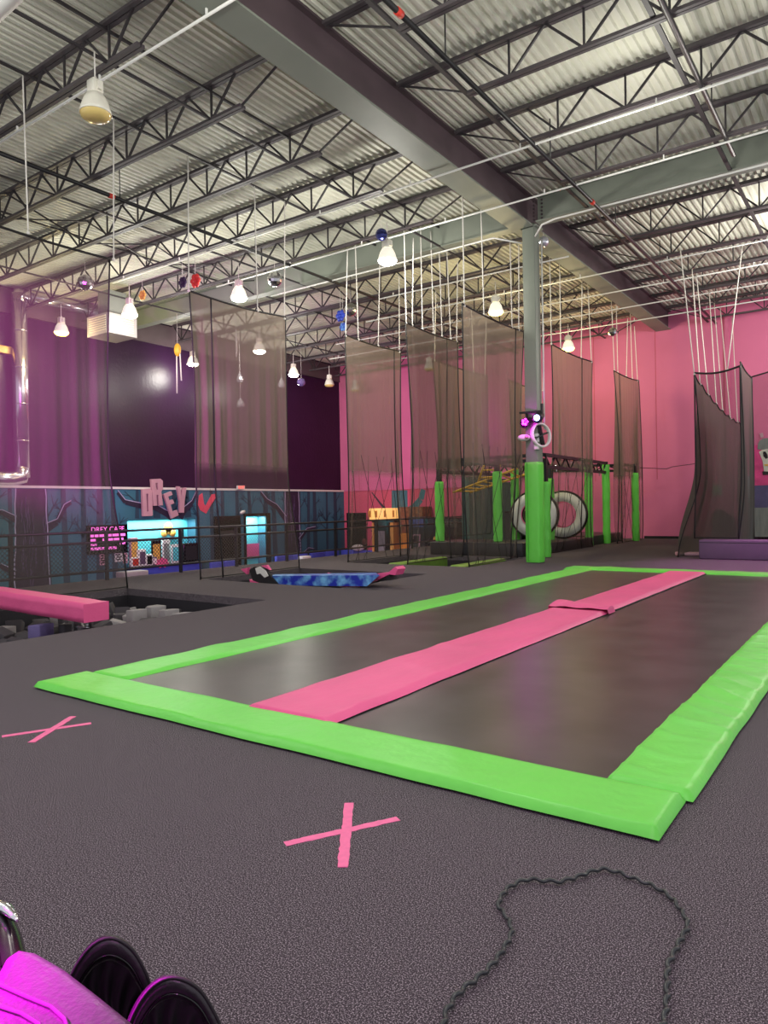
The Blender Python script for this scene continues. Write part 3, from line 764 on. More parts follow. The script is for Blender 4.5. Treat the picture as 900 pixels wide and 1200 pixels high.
nets['narrow net by the pink wall'] = net('narrow dark safety net standing against the pink wall right of the column', (XB,24.7,5.95),(XB,27.65,6.0),(XB,24.8,.0),(XB,27.8,.0), seams=(.2,), cords=7, fold=.18, nf=10, inset=.3)

def mkrope(label, p, top=None, r=.013, g='ropes holding the nets'):
    p = Vector(p); top = Vector(top) if top is not None else Vector((p.x, p.y, 8.02))
    a = MB(); N = 14; pts = [lerp(p, top, i/N) for i in range(N+1)]
    a.tube(pts, r, 6); a.ball(p, r*2.4, 8, 6)
    tag(a.build('hanging_rope', 'rope'), label, 'rope', g)
def ropes(key, X, xs, z, yv=None):
    for i, x in enumerate(xs):
        # walk along the row of nets to the given place
        y = next((Y for Y in [3+.01*k for k in range(2600)] if RT.dot(Vector((X, Y, z-H)))/FW.dot(Vector((X, Y, z-H)))*F+450 >= x), 10)
        mkrope(f'{ORD[i]} white hanging rope from the left above the {key}', (X, y, z), (X+random.uniform(-.08, .08), y+random.uniform(-.1, .1), random.choice((8.02, 8.5))))
ropes('leftmost net', XA, (33, 133), 5.97); ropes('second net', XA, (221, 301.5, 333), 5.8); ropes('third net', XA, (405, 420, 443, 468), 5.82)
ropes('fourth net', XC, (476, 483, 495, 508, 518, 528, 535), 5.88); ropes('fifth net', XB, (544, 567, 600, 608), 5.88)
ropes('far middle net', XA, (509, 555, 568), 5.88); ropes('net right of the column', XB, (646, 657, 681, 693), 5.9)
ropes('narrow far net', XA+.2, (631, 636), 5.9); ropes('narrow net by the pink wall', XB, (720, 724, 734, 741, 747), 5.97)

# net tunnel at the right
ZT2 = 4.62
fr = net('black net wall of the tunnel at the right, sagging between its ropes', (-4.05,19.2,4.6),(-4.2,27.2,4.05),(-4.5,19.15,.0),(-4.15,27.5,.0), m='netdark', fold=.17, nf=7, inset=.05, sag=.22, scal=.07, k0=.5)
net('dark narrow net hanging at the right side of the net tunnel', (-3.02,19.3,4.78),(-3.1,21.5,4.72),(-3.15,19.3,.0),(-3.15,21.6,.0), m='netdark', fold=.08, nf=6, inset=.05)
net('see through net closing the front of the net tunnel', (-4.05,19.2,4.63),(-3.02,19.25,4.68),(-4.1,19.2,.48),(-3.1,19.25,.48), m='nettint', fold=.02, inset=0, sag=.08, cordw=.02)
net('purple tinted sheer net at the right edge of the picture', (-3.1,21.6,4.75),(-1.2,21.4,5.4),(-3.1,21.6,.0),(-1.2,21.5,.0), m='nettint', fold=.03, inset=0, sag=.1)
for i, (tx, ty, yb) in enumerate(((797,290,19.2),(811,315,19.9),(816,320,21.0),(831,340,22.2),(837,355,23.2),(844,361,24.6),(858,372,26.0))):
    u = (yb-19.2)/8.0; p = fr(min(max(u, 0), 1), 0)
    mkrope(f'{ORD[i]} white rope from the left holding up the black net tunnel', p, fl(tx, ty, 8.0))
mkrope('white rope slanting up to the right from the front of the net tunnel', (-3.3,19.25,4.62), fl(870, 287, 8.0))
# thin safety line drooping along the pink wall
a = MB(); a.tube([aY(748+i*6.6, 548-1*i*.0+0.0-((i-5)*.9 if i > 5 else -i*.3), 27.5) for i in range(11)], .012, 6)
tag(a.build('safety_line', 'cord'), 'thin dark line drooping across the pink wall to the net tunnel', 'rope')

# ================================================================== NINJA COURSE
a = MB(); a.rbox((-9.57, 18.6, .19), (1.45,0,0), (0,.85,0), (0,0,.19), .03)
t = thing('mat_block', 'low black padded mat block behind the small trampolines', 'mat', (-9.57, 19.1, 0)); a.build('mat_body', 'vinylb', t)
a = MB(); a.box((-11.03, 17.742, .34), (-8.11, 17.75, .35)); a.box((-9.58, 17.742, 0.02),(-9.57,17.75,.36)); a.build('mat_seam', 'gap', t)
posts = [(-10.85,18.05,.38,2.12,2.68,'green padded post at the left corner of the black mat block'),
 (-9.1,18.3,.38,2.35,2.68,'green padded post in the middle of the black mat block'),
 (-9.45,20.2,.3,2.5,2.7,'green padded post behind the yellow ladder, just left of the column'),
 (-7.55,18.0,0,2.0,2.62,'green padded post close behind the column at its right'),
 (aY(645,600,21.1).x,21.1,.3,2.2,2.5,'green padded post rising behind the rear wheel'),
 (-8.22,23.2,0,2.6,2.7,'green padded post with net gathered in front of it'),
 (-8.18,24.85,0,2.75,2.85,'bright green padded post standing clear against the pink wall'),
 (-7.75,26.8,0,2.5,2.75,'green padded post behind the narrow net by the pink wall')]
for (x, y, z0, zg, zt, label) in posts:
    t = thing('padded_post', label, 'post', (x, y, z0), 'green padded posts')
    a = MB(); a.box((x-.06, y-.06, z0), (x+.06, y+.06, zt)); a.build('steel_post', 'black', t)
    a = MB(); padsleeve(a, (x, y), .13, z0+.01, zg, 16, .02); lab(a.build('post_pad', 'green', t), 'green foam sleeve')
def truss(name, label, p, q, h=.32):
    t = thing(name, label, 'truss', p); p, q = Vector(p), Vector(q); a = MB(); dz = Vector((0,0,h))
    a.bar(p, q, .09); a.bar(p-dz, q-dz, .09); a.build('chord', 'black', t)
    a = MB(); n = max(2, int((q-p).length/.9))
    for i in range(n):
        a.bar(lerp(p, q, i/n), lerp(p, q, (i+.5)/n)-dz, .04); a.bar(lerp(p, q, (i+.5)/n)-dz, lerp(p, q, (i+1)/n), .04)
    a.build('truss_lattice', 'black', t)
    a = MB()
    for i in (1, n-1):
        c = lerp(p, q, i/n)-dz*1.05; a.tube([c+Vector((0,0,.1)), c+Vector((0,.05,-.05)), c+Vector((0,0,-.15)), c+Vector((0,-.05,-.05)), c+Vector((0,0,.1))], .02, 6)
    a.build('carabiner', 'chrome', t)
truss('rig_truss', 'black rig truss spanning over the black mat block', (-10.85,18.05,2.72), (-7.55,18.0,2.72), .14)
truss('rig_truss', 'black rig truss running back along the posts right of the column', (-7.55,18.0,2.72), (-8.18,24.85,2.8))
truss('rig_truss', 'black rig truss running back on the left side of the rig', (-10.85,18.05,2.72), (-11.2,24.85,2.8))
truss('rig_truss', 'black rig truss at the back of the rig by the pink wall', (-11.2,24.85,2.85), (-7.75,26.8,2.78), .2)
# yellow hanging ladder
t = thing('ladder', 'yellow hanging ladder sloping up under the black rig', 'ladder', (-10.2, 19.6, 2.0))
A0, A1, B0, B1 = aY(531,577,19.4), aY(606,549,19.4), aY(551,577,19.9), aY(616,556,19.9)
for p, q in ((A0, A1), (B0, B1)):
    a = MB(); a.tube([p, q], .035, 8); a.build('side_rail', 'yellow', t)
for i in range(7):
    a = MB(); a.tube([lerp(A0, A1, (i+.4)/7.2), lerp(B0, B1, (i+.4)/7.2)], .024, 8); a.build('rung', 'yellow', t)
t = thing('ladder', 'yellow upright ladder piece joining the sloping ladder to the rig', 'ladder', (-10.0, 19.5, 2.1))
for p, q in (((560,566),(567,545)), ((579,564),(586,545))):
    a = MB(); a.tube([aY(*p, 19.45), aY(*q, 19.1)], .035, 8); a.build('side_rail', 'yellow', t)
for y_ in (560, 551):
    f_ = (566-y_)/21; a = MB(); a.tube([lerp(aY(560,566,19.45), aY(567,545,19.1), f_), lerp(aY(579,564,19.45), aY(586,545,19.1), f_)], .026, 8); a.build('rung', 'yellow', t)
# wheels
def wheel(c, R, label, tilt):
    t = thing('obstacle_wheel', label, 'wheel', (c[0], c[1], c[2]-R)); ax = Vector((math.sin(tilt), -math.cos(tilt), 0))
    a = MB(); a.lathe(c, [(R*.5,-.2),(R*.97,-.2),(R,-.17),(R,.17),(R*.97,.2),(R*.93,.2),(R*.93,.19),(R*.5,.19),(R*.5,-.2)], 48, ax); a.build('tread', 'gloss', t)
    a = MB(); a.lathe(c, [(R*.52,.195),(R*.52,.215),(R*.92,.215),(R*.92,.195)], 48, ax); lab(a.build('wheel_face', 'white', t), 'white wheel face')
    a = MB(); a.lathe(c, [(R*.5,.19),(R*.5,.22),(R*.535,.22),(R*.535,.19)], 48, ax); lab(a.build('hub_rim', 'pink', t), 'pink inner rim')
    a = MB(); a.bar((c[0], c[1], .31), (c[0], c[1], c[2]-R+.03), .3, .3); a.build('stand', 'vinylb', t)
wheel(aY(627,603,20.2), .72, 'front white faced wheel half hidden by the padded column', .28)
wheel(aY(660,603,22.0), .77, 'rear white faced wheel behind the front one, right of the column', .28)
a = MB(); a.rbox((-8.85, 21.3, .15), (.82,0,0), (0,1.75,0), (0,0,.15), .03); tag(a.build('mat_block', 'vinylb'), 'black padded block under the wheels', 'mat')
a = MB(); a.rbox((-9.0, 25.2, .16), (.75,0,0), (0,1.7,0), (0,0,.16), .03); tag(a.build('mat_block', 'vinylb'), 'low black padded block along the foot of the pink wall', 'mat')
a = MB(); a.rbox(aY(672,633,23.2), (.32,0,0), (0,.2,0), (0,0,.05), .03); tag(a.build('cushion', 'letters'), 'pale cushion lying at the foot of the rig', 'cushion')
t = thing('board_wall', 'dark green obstacle board behind the black mat block', 'board', (-11.5, 22.6, 0))
a = MB(); a.box((-12.6,22.5,0), (-12.3,22.62,2.64)); a.build('end_strip', mat('teal board edge', (52,92,88), .6, .1, 2), t)
a = MB()
for i in range(4): a.box((-12.3+i*.47,22.52,0), (-11.84+i*.47,22.62,2.55-.12*i)); 
a.build('board_panel', 'darkgreen', t)
t = thing('cabinet', 'black cabinet beside the dark green board', 'cabinet', (-10.25, 22.3, 0))
a = MB(); a.rbox((-10.4,22.3,.6), (.32,0,0), (0,.25,0), (0,0,.6), .02); a.build('body', 'gloss', t)
a = MB(); a.box((-10.7,22.04,.06), (-10.1,22.055,1.14)); a.build('door', 'vinylb', t)

# ================================================================== GUARD RAIL
t = thing('guard_rail', 'black guard rail with wire mesh along the platform edge before the mural', 'railing', (-13.25, 16, 0))
RX = -13.25; RY0, RY1 = 4.6, 27.5
for z, n_ in ((1.0, 'top_rail'), (.785, 'mid_rail'), (.19, 'bottom_rail')):
    a = MB(); a.tube([(RX, RY0, z), (RX, RY1, z)], .026, 8); a.build(n_, 'black', t)
for y in (5.2, 6.75, 8.72, 10.6, 12.3, 14.1, 16.15, 18.2, 20.2, 22.2, 24.2, 26.2):
    a = MB(); a.box((RX-.03, y-.03, -.02), (RX+.03, y+.03, 1.0)); a.build('post', 'black', t)
a = MB(); a.quad((RX+.012, RY0, .19), (RX+.012, RY1, .19), (RX+.012, RY1, .785), (RX+.012, RY0, .785)); a.build('wire_mesh', 'chain', t, fix=False)

# ================================================================== CAFE FRONT
t = thing('sign', 'pink dimensional letters reading DREY above the cafe hatch', 'sign', aX(190, 585, MX))
LT = dict(letter_d=([(122,192),(195,185),(215,205),(222,440),(212,446),(130,450)], [[(160,235),(178,235),(181,403),(168,408)]]),
 letter_r=([(208,95),(295,90),(318,110),(319,190),(304,214),(320,345),(282,347),(275,245),(258,245),(263,348),(228,350)], [[(250,130),(270,130),(273,195),(255,195)]]),
 letter_e=([(328,240),(400,212),(412,245),(370,262),(382,300),(415,290),(428,325),(393,340),(412,408),(455,390),(470,440),(405,472)], []),
 letter_y=([(456,163),(484,166),(500,262),(512,178),(546,174),(528,300),(522,415),(480,416),(481,310)], []))
for n_, (o_, h_) in LT.items():
    a = MB(); a.prism(o_, h_, lambda u, v: aX(*z3(u, v), MX+.05), (.1, 0, 0)); a.build(n_, 'letters', t)
def wbox(x0, y0, x1, y1, X, th=.05):
    """box on the lobby wall spanning two picture corners"""
    p, q = aX(x0, y0, X), aX(x1, y1, X); a = MB(); a.box((X-th, p.y, q.z), (X, q.y, p.z)); return a, p, q
a, p, q = wbox(102, 616, 150, 647, MX+.08, .08)
t = thing('menu_board', 'black menu board with glowing pink lettering left of the cafe hatch', 'sign', (MX, (p.y+q.y)/2, q.z)); a.build('board', 'gloss', t)
def text(s, size, X, y, z, m, parent, name='lettering', sx=1.0):
    cu = bpy.data.curves.new(name, 'FONT'); cu.body = s; cu.size = size; cu.extrude = .004; cu.align_x = 'CENTER'; cu.align_y = 'CENTER'; cu.space_character = 1.05
    o = bpy.data.objects.new(name, cu); C.objects.link(o); cu.materials.append(M[m] if isinstance(m, str) else m)
    bpy.context.view_layer.update(); dg = bpy.context.evaluated_depsgraph_get()
    me = bpy.data.meshes.new_from_object(o.evaluated_get(dg)); me.name = name
    bpy.data.objects.remove(o); o = bpy.data.objects.new(name, me); C.objects.link(o)
    off = Vector((X, y, z))-ORG[parent.name]
    for v in me.vertices: v.co = Vector((v.co.z, v.co.x*sx, v.co.y))+off
    o.parent = parent; ORG[o.name] = ORG[parent.name]
    return o
cy_ = (p.y+q.y)/2; cz_ = (p.z+q.z)/2
text('DREY CAFE', .25, MX+.084, cy_, p.z-.16, 'menupink', t)
a = MB(); rnd = random.Random(3)
for r_ in range(4):
    z = p.z-.36-r_*.15; y = p.y+.12
    while y < q.y-.2:
        wl_ = rnd.uniform(.08, .26)
        if rnd.random() < .8: a.box((MX+.08, y, z-.05), (MX+.085, min(y+wl_, q.y-.1), z+.04))
        y += wl_+.035
a.build('menu_lines', 'menupink', t)
def sheet(x0, y0, x1, y1, label, m, name='poster', th=.02, fr_=None):
    a, p, q = wbox(x0, y0, x1, y1, MX+.03, th)
    t = thing(name, label, 'poster', (MX, (p.y+q.y)/2, q.z)); a.build('sheet', m, t)
    b_ = MB(); rr_ = random.Random(len(label))
    for k in range(4):
        z = lerp(q.z, p.z, .2+.2*k); b_.box((MX+.03, lerp(p.y, q.y, .18), z-.02), (MX+.035, lerp(p.y, q.y, rr_.uniform(.5,.85)), z+.025))
    b_.build('print', fr_ or 'foamd', t)
sheet(117,649,124.5,662, 'small framed notice below the menu board', 'letters', fr_='gloss'); sheet(134.5,645,144,658, 'white sheet pinned under the corner of the menu board', 'paper'); sheet(144,648,150,660, 'pinkish sheet pinned at the edge of the cafe hatch', 'letters')
# hatch frame, counter and goods
t = thing('counter', 'cafe counter along the sill of the cyan lit hatch', 'counter', (MX+.1, 17.3, -.62))
a = MB(); a.box((XL+.06, WY0-.15, -.66), (MX+.35, WY1+.35, -.6)); a.build('worktop', 'gloss', t); a = MB(); a.box((MX+.02, WY0, -1.0), (MX+.3, WY1, -.67)); a.build('front_panel', 'blue', t)
CX = MX+.12
def item(name, label, cat, y, w_, h_, m, d=.16, z=-.6, x=CX, extra=None):
    t = thing(name, label, cat, (x, y, z), 'things on the cafe counter')
    a = MB(); a.rbox((x, y, z+h_/2), (d/2,0,0), (0,w_/2,0), (0,0,h_/2), min(w_, h_, d)*.12); a.build('body', m, t)
    if extra: extra(t, x+d/2, y, z, w_, h_)
    return t
def face(m):
    def fn(t, x, y, z, w_, h_): a = MB(); a.box((x, y-w_*.38, z+h_*.12), (x+.006, y+w_*.38, z+h_*.85)); a.build('label_print', m, t)
    return fn
item('till', 'black cash register at the right end of the cafe counter', 'cash register', 18.42, .72, .74, 'gloss', .3, extra=face('vinylb'))
item('sign_card', 'white price card standing on the cafe counter near the register', 'sign', 17.82, .46, .72, 'paper', .04, extra=face('cyan'))
item('picture_frame', 'framed animal picture on the cafe counter', 'picture', 17.05, .42, .9, 'gloss', .05, x=CX-.2, extra=face('gold'))
item('snack_rack', 'clear snack rack in the middle of the cafe counter', 'rack', 17.5, .34, .9, 'paper', .1, x=CX-.2, extra=face('muralgrey'))
for i, (y, w_, h_, m1, m2) in enumerate(((15.95,.32,.34,'paper','red'),(16.25,.3,.62,'paper','purplebox'),(16.05,.32,1.05,'letters','gold'),(16.55,.28,.42,'paper','gloss'),(16.78,.22,.3,'purplebox','white'))):
    item('snack_box', ('red and white snack box at the left end of the cafe counter','white snack box behind the red and white one','tall pink snack display at the left end of the cafe counter','grey snack box left of the pink star','small purple snack box left of the pink star')[i], 'box', y, w_, h_, m1, .16, x=CX-(.2 if i == 2 else 0), extra=face(m2))
a = MB(); st = [(math.cos(PI/2+k*PI/7)*(.3 if k % 2 == 0 else .22), math.sin(PI/2+k*PI/7)*(.21 if k % 2 == 0 else .15)) for k in range(14)]
a.prism(st, [], lambda u, v: Vector((MX+.36, 16.98+u, -.52+v)), (.02, 0, 0)); tag(a.build('sign_card', 'pink'), 'pink star shaped sign on the front of the cafe counter', 'sign')
ec = aX(197, 622, XL+.06)
t = thing('emblem', 'gold crown emblem on the back wall of the cafe hatch', 'emblem', (XL+.06, 17.7, .55))
a = MB()
for (dy, dz, r_) in ((0,.22,.2),(-.2,.0,.15),(.2,0,.15),(0,.05,.12)): a.lathe((XL+.06, ec.y+dy, ec.z+dz-.08), [(.001,.03),(r_,.03),(r_,0)], 16, (1,0,0))
a.build('disc', 'gold', t)
a = MB(); a.bar((XL+.12,ec.y-.5,ec.z-.28),(XL+.12,ec.y+.7,ec.z-.28),.06); a.bar((XL+.12,ec.y+.65,ec.z-.28),(XL+.12,ec.y+.65,ec.z+.05),.06); a.build('shelf_bar', 'gloss', t)
# doorways
a, p, q = wbox(252, 605, 283, 662, MX+.1, .1); t = thing('display_screen', 'tall black screen panel beside the lit doorway', 'screen', (MX, (p.y+q.y)/2, q.z)); a.build('casing', 'gloss', t)
a = MB(); a.box((MX+.1, p.y+.2, .3), (MX+.105, q.y-.35, .55)); a.build('smear', 'vinylb', t)
a = MB(); a.box((MX-.02, DY0-.12, LOW), (MX+.05, DY0, DZ1+.12)); a.box((MX-.02, DY1, LOW), (MX+.05, DY1+.25, DZ1+.12)); a.box((MX-.02, DY0, DZ1), (MX+.05, DY1, DZ1+.12)); struct(a.build('door_1', 'gloss'))
a = MB(); a.box((XL+.08, DY0, -.75), (XL+.12, DY1, -.1)); tag(a.build('wall_hanging', 'pink'), 'pink banner low inside the cyan lit doorway', 'banner')
a, p, q = wbox(279, 569, 287, 573.5, MX+.2, .1)
t = thing('exit_sign', 'small red exit sign on the ledge above the doorway', 'sign', (MX, (p.y+q.y)/2, q.z)); a.build('case', 'white', t); text('EXIT', .17, MX+.204, (p.y+q.y)/2, (p.z+q.z)/2, 'exitred', t)
t = thing('security_camera', 'white security camera on the mural above the doorway', 'camera', aX(285,600,MX)); c_ = aX(285,600,MX+.1)
a = MB(); a.lathe(c_, [(.001,.22),(.06,.2),(.07,0),(.06,-.1),(.001,-.1)], 14, (.3,-.9,-.2)); a.build('body', 'white', t); a = MB(); a.bar(c_, (MX, c_.y, c_.z+.05), .04); a.build('bracket', 'white', t)
# blue benches
def bench(y0, y1, label, x=MX+.5, back=True):
    t = thing('bench', label, 'bench', (x-.2, (y0+y1)/2, LOW), 'blue lobby benches')
    a = MB(); n_ = max(1, round((y1-y0)/.9))
    a.box((x-.42, y0, LOW), (x, y1, LOW+.3)); a.build('base', 'gloss', t)
    for i in range(n_):
        a = MB(); ya, yb = lerp(y0, y1, i/n_), lerp(y0, y1, (i+1)/n_)
        a.rbox((x-.06, (ya+yb)/2, LOW+.3), (.07,0,0), (0,(yb-ya)/2-.015,0), (0,0,.28), .03); a.build('back_cushion', 'blue', t)
bench(19.2, 20.6, 'blue bench left of the lit doorway'); bench(22.9, 25.0, 'blue bench below the rough barked painted tree'); bench(25.2, 27.3, 'blue bench at the right end of the mural')
a = MB()
t = thing('bench', 'blue bench along the pink lobby wall by the dark door', 'bench', (-20.5, 27.9, LOW), 'blue lobby benches')
for i in range(4): a = MB(); a.rbox((-22.1+i*.85, 27.9, LOW+.3), (.41,0,0), (0,.07,0), (0,0,.28), .03); a.build('back_cushion', 'blue', t)
a = MB(); a.box((-22.5,27.9,LOW), (-19.1,28.3,LOW+.3)); a.build('base', 'gloss', t)
a = MB(); a.rbox(aX(356,655,MX+.6), (.2,0,0), (0,.3,0), (0,0,.14), .05); tag(a.build('bag', 'paper'), 'black and white bag on the bench under the barked tree', 'bag')
a = MB(); a.rbox(aX(155,673,MX+.7), (.25,0,0), (0,.5,0), (0,0,.12), .04); tag(a.build('table', 'foamg'), 'small grey table edge below the cafe hatch', 'table')
# door and arcade corner on the far low wall
a = MB(); a.box((-22.45, Yw-.06, LOW), (-21.25, Yw, 1.15)); struct(a.build('door_2', 'gloss'))
t = thing('bag', 'white bag with a brown top leaning by the dark door', 'bag', (-21.2, 27.7, -.9)); a = MB(); a.ball((-21.35,27.75,-.55), .3, 14, 10, (1.2,.6,.55)); a.build('bag_body', 'white', t); a = MB(); a.ball((-20.95,27.75,-.25), .16, 12, 8, (.8,.8,1)); a.build('bag_top', mat('brown cloth', (92,50,46), .8, .2, 8), t)
t = thing('kiosk', 'round topped kiosk with a glowing gold drum sign by the painted tree', 'kiosk', (-19.6, 27.6, LOW))
a = MB(); a.lathe((-19.45,27.4,.82), [(.001,0),(.72,0),(.74,.05),(.74,.5),(.72,.54),(.001,.54)], 28); lab(a.build('drum_sign', emit('lit gold sign', (250,196,110), .75), t), 'lit gold drum')
a = MB()
for k in range(5): an = PI+.5+k*.55; a.box((-19.45+.735*math.cos(an)-.06,27.4+.735*math.sin(an)-.02,.95),(-19.45+.735*math.cos(an)+.06,27.4+.735*math.sin(an)+.02,1.25))
a.build('drum_figure', 'orange', t)
a = MB(); a.box((-20.0,27.1,.7), (-18.75,27.7,.8)); a.box((-19.9,27.15,LOW), (-19.05,27.7,.7)); a.build('body', 'gloss', t)
a = MB(); a.box((-18.98,27.12,LOW), (-18.8,27.6,.7)); a.box((-20.02,27.12,LOW),(-19.93,27.6,.7)); a.build('side_post', 'gold', t)
a = MB(); a.box((-19.7,27.13,-.7), (-19.3,27.15,.3)); a.build('screen', 'muralgrey', t)
t = thing('arcade_machine', 'brown and orange arcade cabinet right of the gold drum kiosk', 'arcade machine', (-18.3, 27.7, LOW))
a = MB(); a.box((-18.7,27.45,LOW), (-17.4,28.2,1.4)); a.build('cabinet', mat('brown patterned panel', (96,58,44), .6, .5, 9, rgb2=(150,96,60)), t)
a = MB(); a.rbox((-18.3,27.3,-.35), (.25,0,0), (0,.12,0), (0,0,.55), .1); a.build('figure', 'orange', t)
t = thing('arcade_machine', 'dark arcade cabinet with a slanted pink frame left of the green post', 'arcade machine', (-17.2, 27.2, LOW))
a = MB(); a.box((-17.75,26.8,LOW), (-16.9,27.4,.95)); a.build('cabinet', 'vinylb', t)
a = MB(); a.box((-17.7,26.78,.5), (-16.95,26.8,.9)); a.build('marquee', mat('blue marquee', (70,78,130), .4, .4, 6), t)
a = MB(); z0 = [(-17.75,-1.0),(-17.45,.15),(-17.1,.15),(-17.2,-1.0)]
for i in range(4): a.bar((z0[i][0],26.74,z0[i][1]), (z0[(i+1)%4][0],26.74,z0[(i+1)%4][1]), .05)
a.build('neon_frame', 'letters', t)
t = thing('arcade_machine', 'wide black arcade cabinet with a pale title strip behind the green post', 'arcade machine', (-15.9, 26.8, LOW))
a = MB(); a.box((-16.75,26.6,LOW), (-14.75,27.2,.9)); a.build('cabinet', 'gloss', t)
a = MB(); a.box((-16.6,26.58,.5), (-15.1,26.6,.85)); a.build('marquee', 'vinylb', t)
a = MB()
for k in range(7): a.box((-16.2+k*.12,26.57,.62), (-16.12+k*.12,26.58,.74))
a.build('title_strip', 'foamg', t)
a = MB(); a.hexa([(-16.5,26.5,-1.0),(-16.2,26.5,-1.0),(-16.2,26.55,-1.0),(-16.5,26.55,-1.0),(-16.25,26.5,.1),(-15.9,26.5,.1),(-15.9,26.55,.1),(-16.25,26.55,.1)]); a.build('side_art', 'gold', t)

# ================================================================== RIGHT END OF THE HALL
t = thing('vaulting_block', 'long purple grey padded block in front of the net tunnel', 'mat', (-2.4, 19.15, 0))
a = MB(); a.rbox((-1.9, 19.05, .235), (2.02,0,0), (0,.28,0), (0,0,.235), .03); a.build('block_body', 'purplebox', t)
a = MB(); a.box((-3.9, 18.765, .40), (.1, 18.772, .41)); a.build('seam', 'gap', t)
a = MB(); N = 14; pts = [(-5.45,0),(-5.45,.85),(-5.4,1.0),(-5.3,1.1)]+[(lerp(-5.3,-4.65,.5-.5*math.cos(PI/2*i/N*1.0)*1.0 if False else math.sin(PI/2*i/N)), .3+.8*math.cos(PI/2*i/N)) for i in range(1, N)]+[(-4.62,0)]
a.prism(pts, [], lambda u, v: Vector((u, 28.35, v)), (0, .4, 0)); tag(a.build('arch_block', 'vinylb'), 'black rounded mat seen through the net tunnel at the far wall', 'mat')
p, q = aY(835,568,YF-.02), aY(846,580,YF-.02); a = MB(); a.box((p.x, YF-.04, q.z), (q.x, YF-.001, p.z)); tag(a.build('notice', mat('pale green notice', (150,176,160), .6, .05, 5)), 'pale green notice on the far wall behind the net tunnel', 'sign')
a = MB(); a.rbox(fl(808,649,.04), (.35,.05,0), (-.05,.2,0), (0,0,.04), .03); tag(a.build('mat_block', 'letters'), 'pale mat corner poking out under the black net', 'mat')
# painted far wall panel at the right edge
YP = YF-.03
a = MB(); a.box((-4.14,YP,.02), (-1.5,YF,1.15)); lab(a.build('painted_drape', 'muralgrey', wf), 'grey drape painting')
a = MB(); a.box((-4.14,YP,1.15), (-1.5,YF,1.95)); a.build('painted_band', 'muralblue', wf)
a = MB(); a.box((-4.3,YP,1.95), (-1.5,YF,3.4)); a.build('painted_spray', 'muralpink', wf)
a = MB(); a.box((-4.32,YP-.01,.02), (-4.16,YF,2.3)); a.build('painted_edge', mat('pale blue edge paint', (176,186,204), .7, .1, 4), wf)
def kk(x, y): return (860+x/15.0, 480+y/15.0)
def onwall(pts, m, n_, off):
    a = MB(); a.prism(pts, [], lambda u, v: aY(*kk(u, v), YP-off), (0, .01, 0)); return a.build(n_, m, wf)
onwall([(440,745),(500,705),(600,690),(760,700),(790,760),(720,1090),(530,1085),(505,900)], 'skull', 'painted_skull', .012)
onwall([(415,700),(420,620),(450,545),(520,505),(600,500),(720,520),(790,600),(800,700),(600,690),(490,705)], 'muralgrey', 'painted_helmet', .014)
onwall([(510,740),(555,735),(590,790),(600,850),(560,865),(520,820)], 'gloss', 'painted_eye', .024)
onwall([(660,780),(700,740),(740,745),(735,820),(690,865),(655,850)], 'gloss', 'painted_eye', .024)
onwall([(500,1085),(720,1090),(720,1140),(510,1150)], 'lining', 'painted_collar', .016)
onwall([(530,960),(700,955),(700,985),(545,990)], 'gold', 'painted_teeth', .024)
onwall([(450,420),(510,405),(525,480),(475,500)], 'letters', 'painted_knob', .016)

# ================================================================== AIR HANDLING ON THE LEFT WALL
DXc = -22.88
t = thing('duct', 'silver spiral duct rising up the dark wall and turning towards the air unit', 'duct', (DXc, 12.1, 2.3))
y0 = aX(24, 450, DXc).y; zt_ = aX(24, 345, DXc).z; zb_ = aX(25, 560, DXc).z
a = MB(); a.tube([(DXc, y0, zb_), (DXc, y0, zt_)], .24, 20); a.build('riser', 'silver', t)
a = MB(); a.tube([(DXc, y0, zt_-.25), (DXc, y0+.03, zt_-.03), (DXc, y0+.25, zt_)], .245, 16); a.build('elbow', 'silver', t)
yE = aX(112, 364, DXc).y
a = MB(); a.tube([(DXc, y0+.1, zt_), (DXc, yE, aX(112, 364, DXc).z)], .2, 18); a.build('branch', 'silver', t)
a = MB()
for k in range(1, 5): z = lerp(zb_, zt_, k/5); a.tube([(DXc, y0, z-.02), (DXc, y0, z+.02)], .25, 20)
a.build('duct_band', 'silver', t)
a = MB(); a.tube([(DXc, y0, zb_+.3), (DXc, y0-.05, zb_+.02), (DXc, y0-.4, zb_-.06), (DXc, y0-1.6, zb_-.06)], .25, 16); a.build('foot_elbow', 'silver', t)
B0, B1, B2 = fl(127,389,6.9), fl(100,395,6.9), fl(157,397,6.9)
t = thing('air_unit', 'white louvred air unit hanging below the roof at the left', 'air unit', ((B0.x+B1.x)/2, (B0.y+B2.y)/2, 6.9))
x0, x1, y0_, y1_ = B1.x, B0.x, B0.y, B2.y; hz = .62
a = MB(); a.box((x0, y0_, 6.9), (x1, y1_, 6.9+hz)); a.build('housing', mat('pale grey enamel', (168,166,160), .5, .05, 3), t)
a = MB()
for k in range(7): z = 7.0+k*.07; a.box((x1, y0_+.12, z), (x1+.02, y1_-.12, z+.03))
for k in range(7): z = 7.0+k*.07; a.box((x0+.12, y0_-.02, z), (x1-.12, y0_, z+.03))
a.build('louvre', mat('cream louvre', (226,224,190), .5, .05, 4), t)
a = MB(); a.box((x0+.3, y0_+.2, 6.9+hz), (x1-.25, y1_-.2, 8.3)); a.build('plenum', 'girder', t)
a = MB(); p = aX(5,410,XL+.15); a.rbox(p, (.08,0,0), (0,.25,0), (0,0,.12), .02); tag(a.build('wall_lamp', 'gold'), 'small wall lamp beside the silver duct', 'lamp')

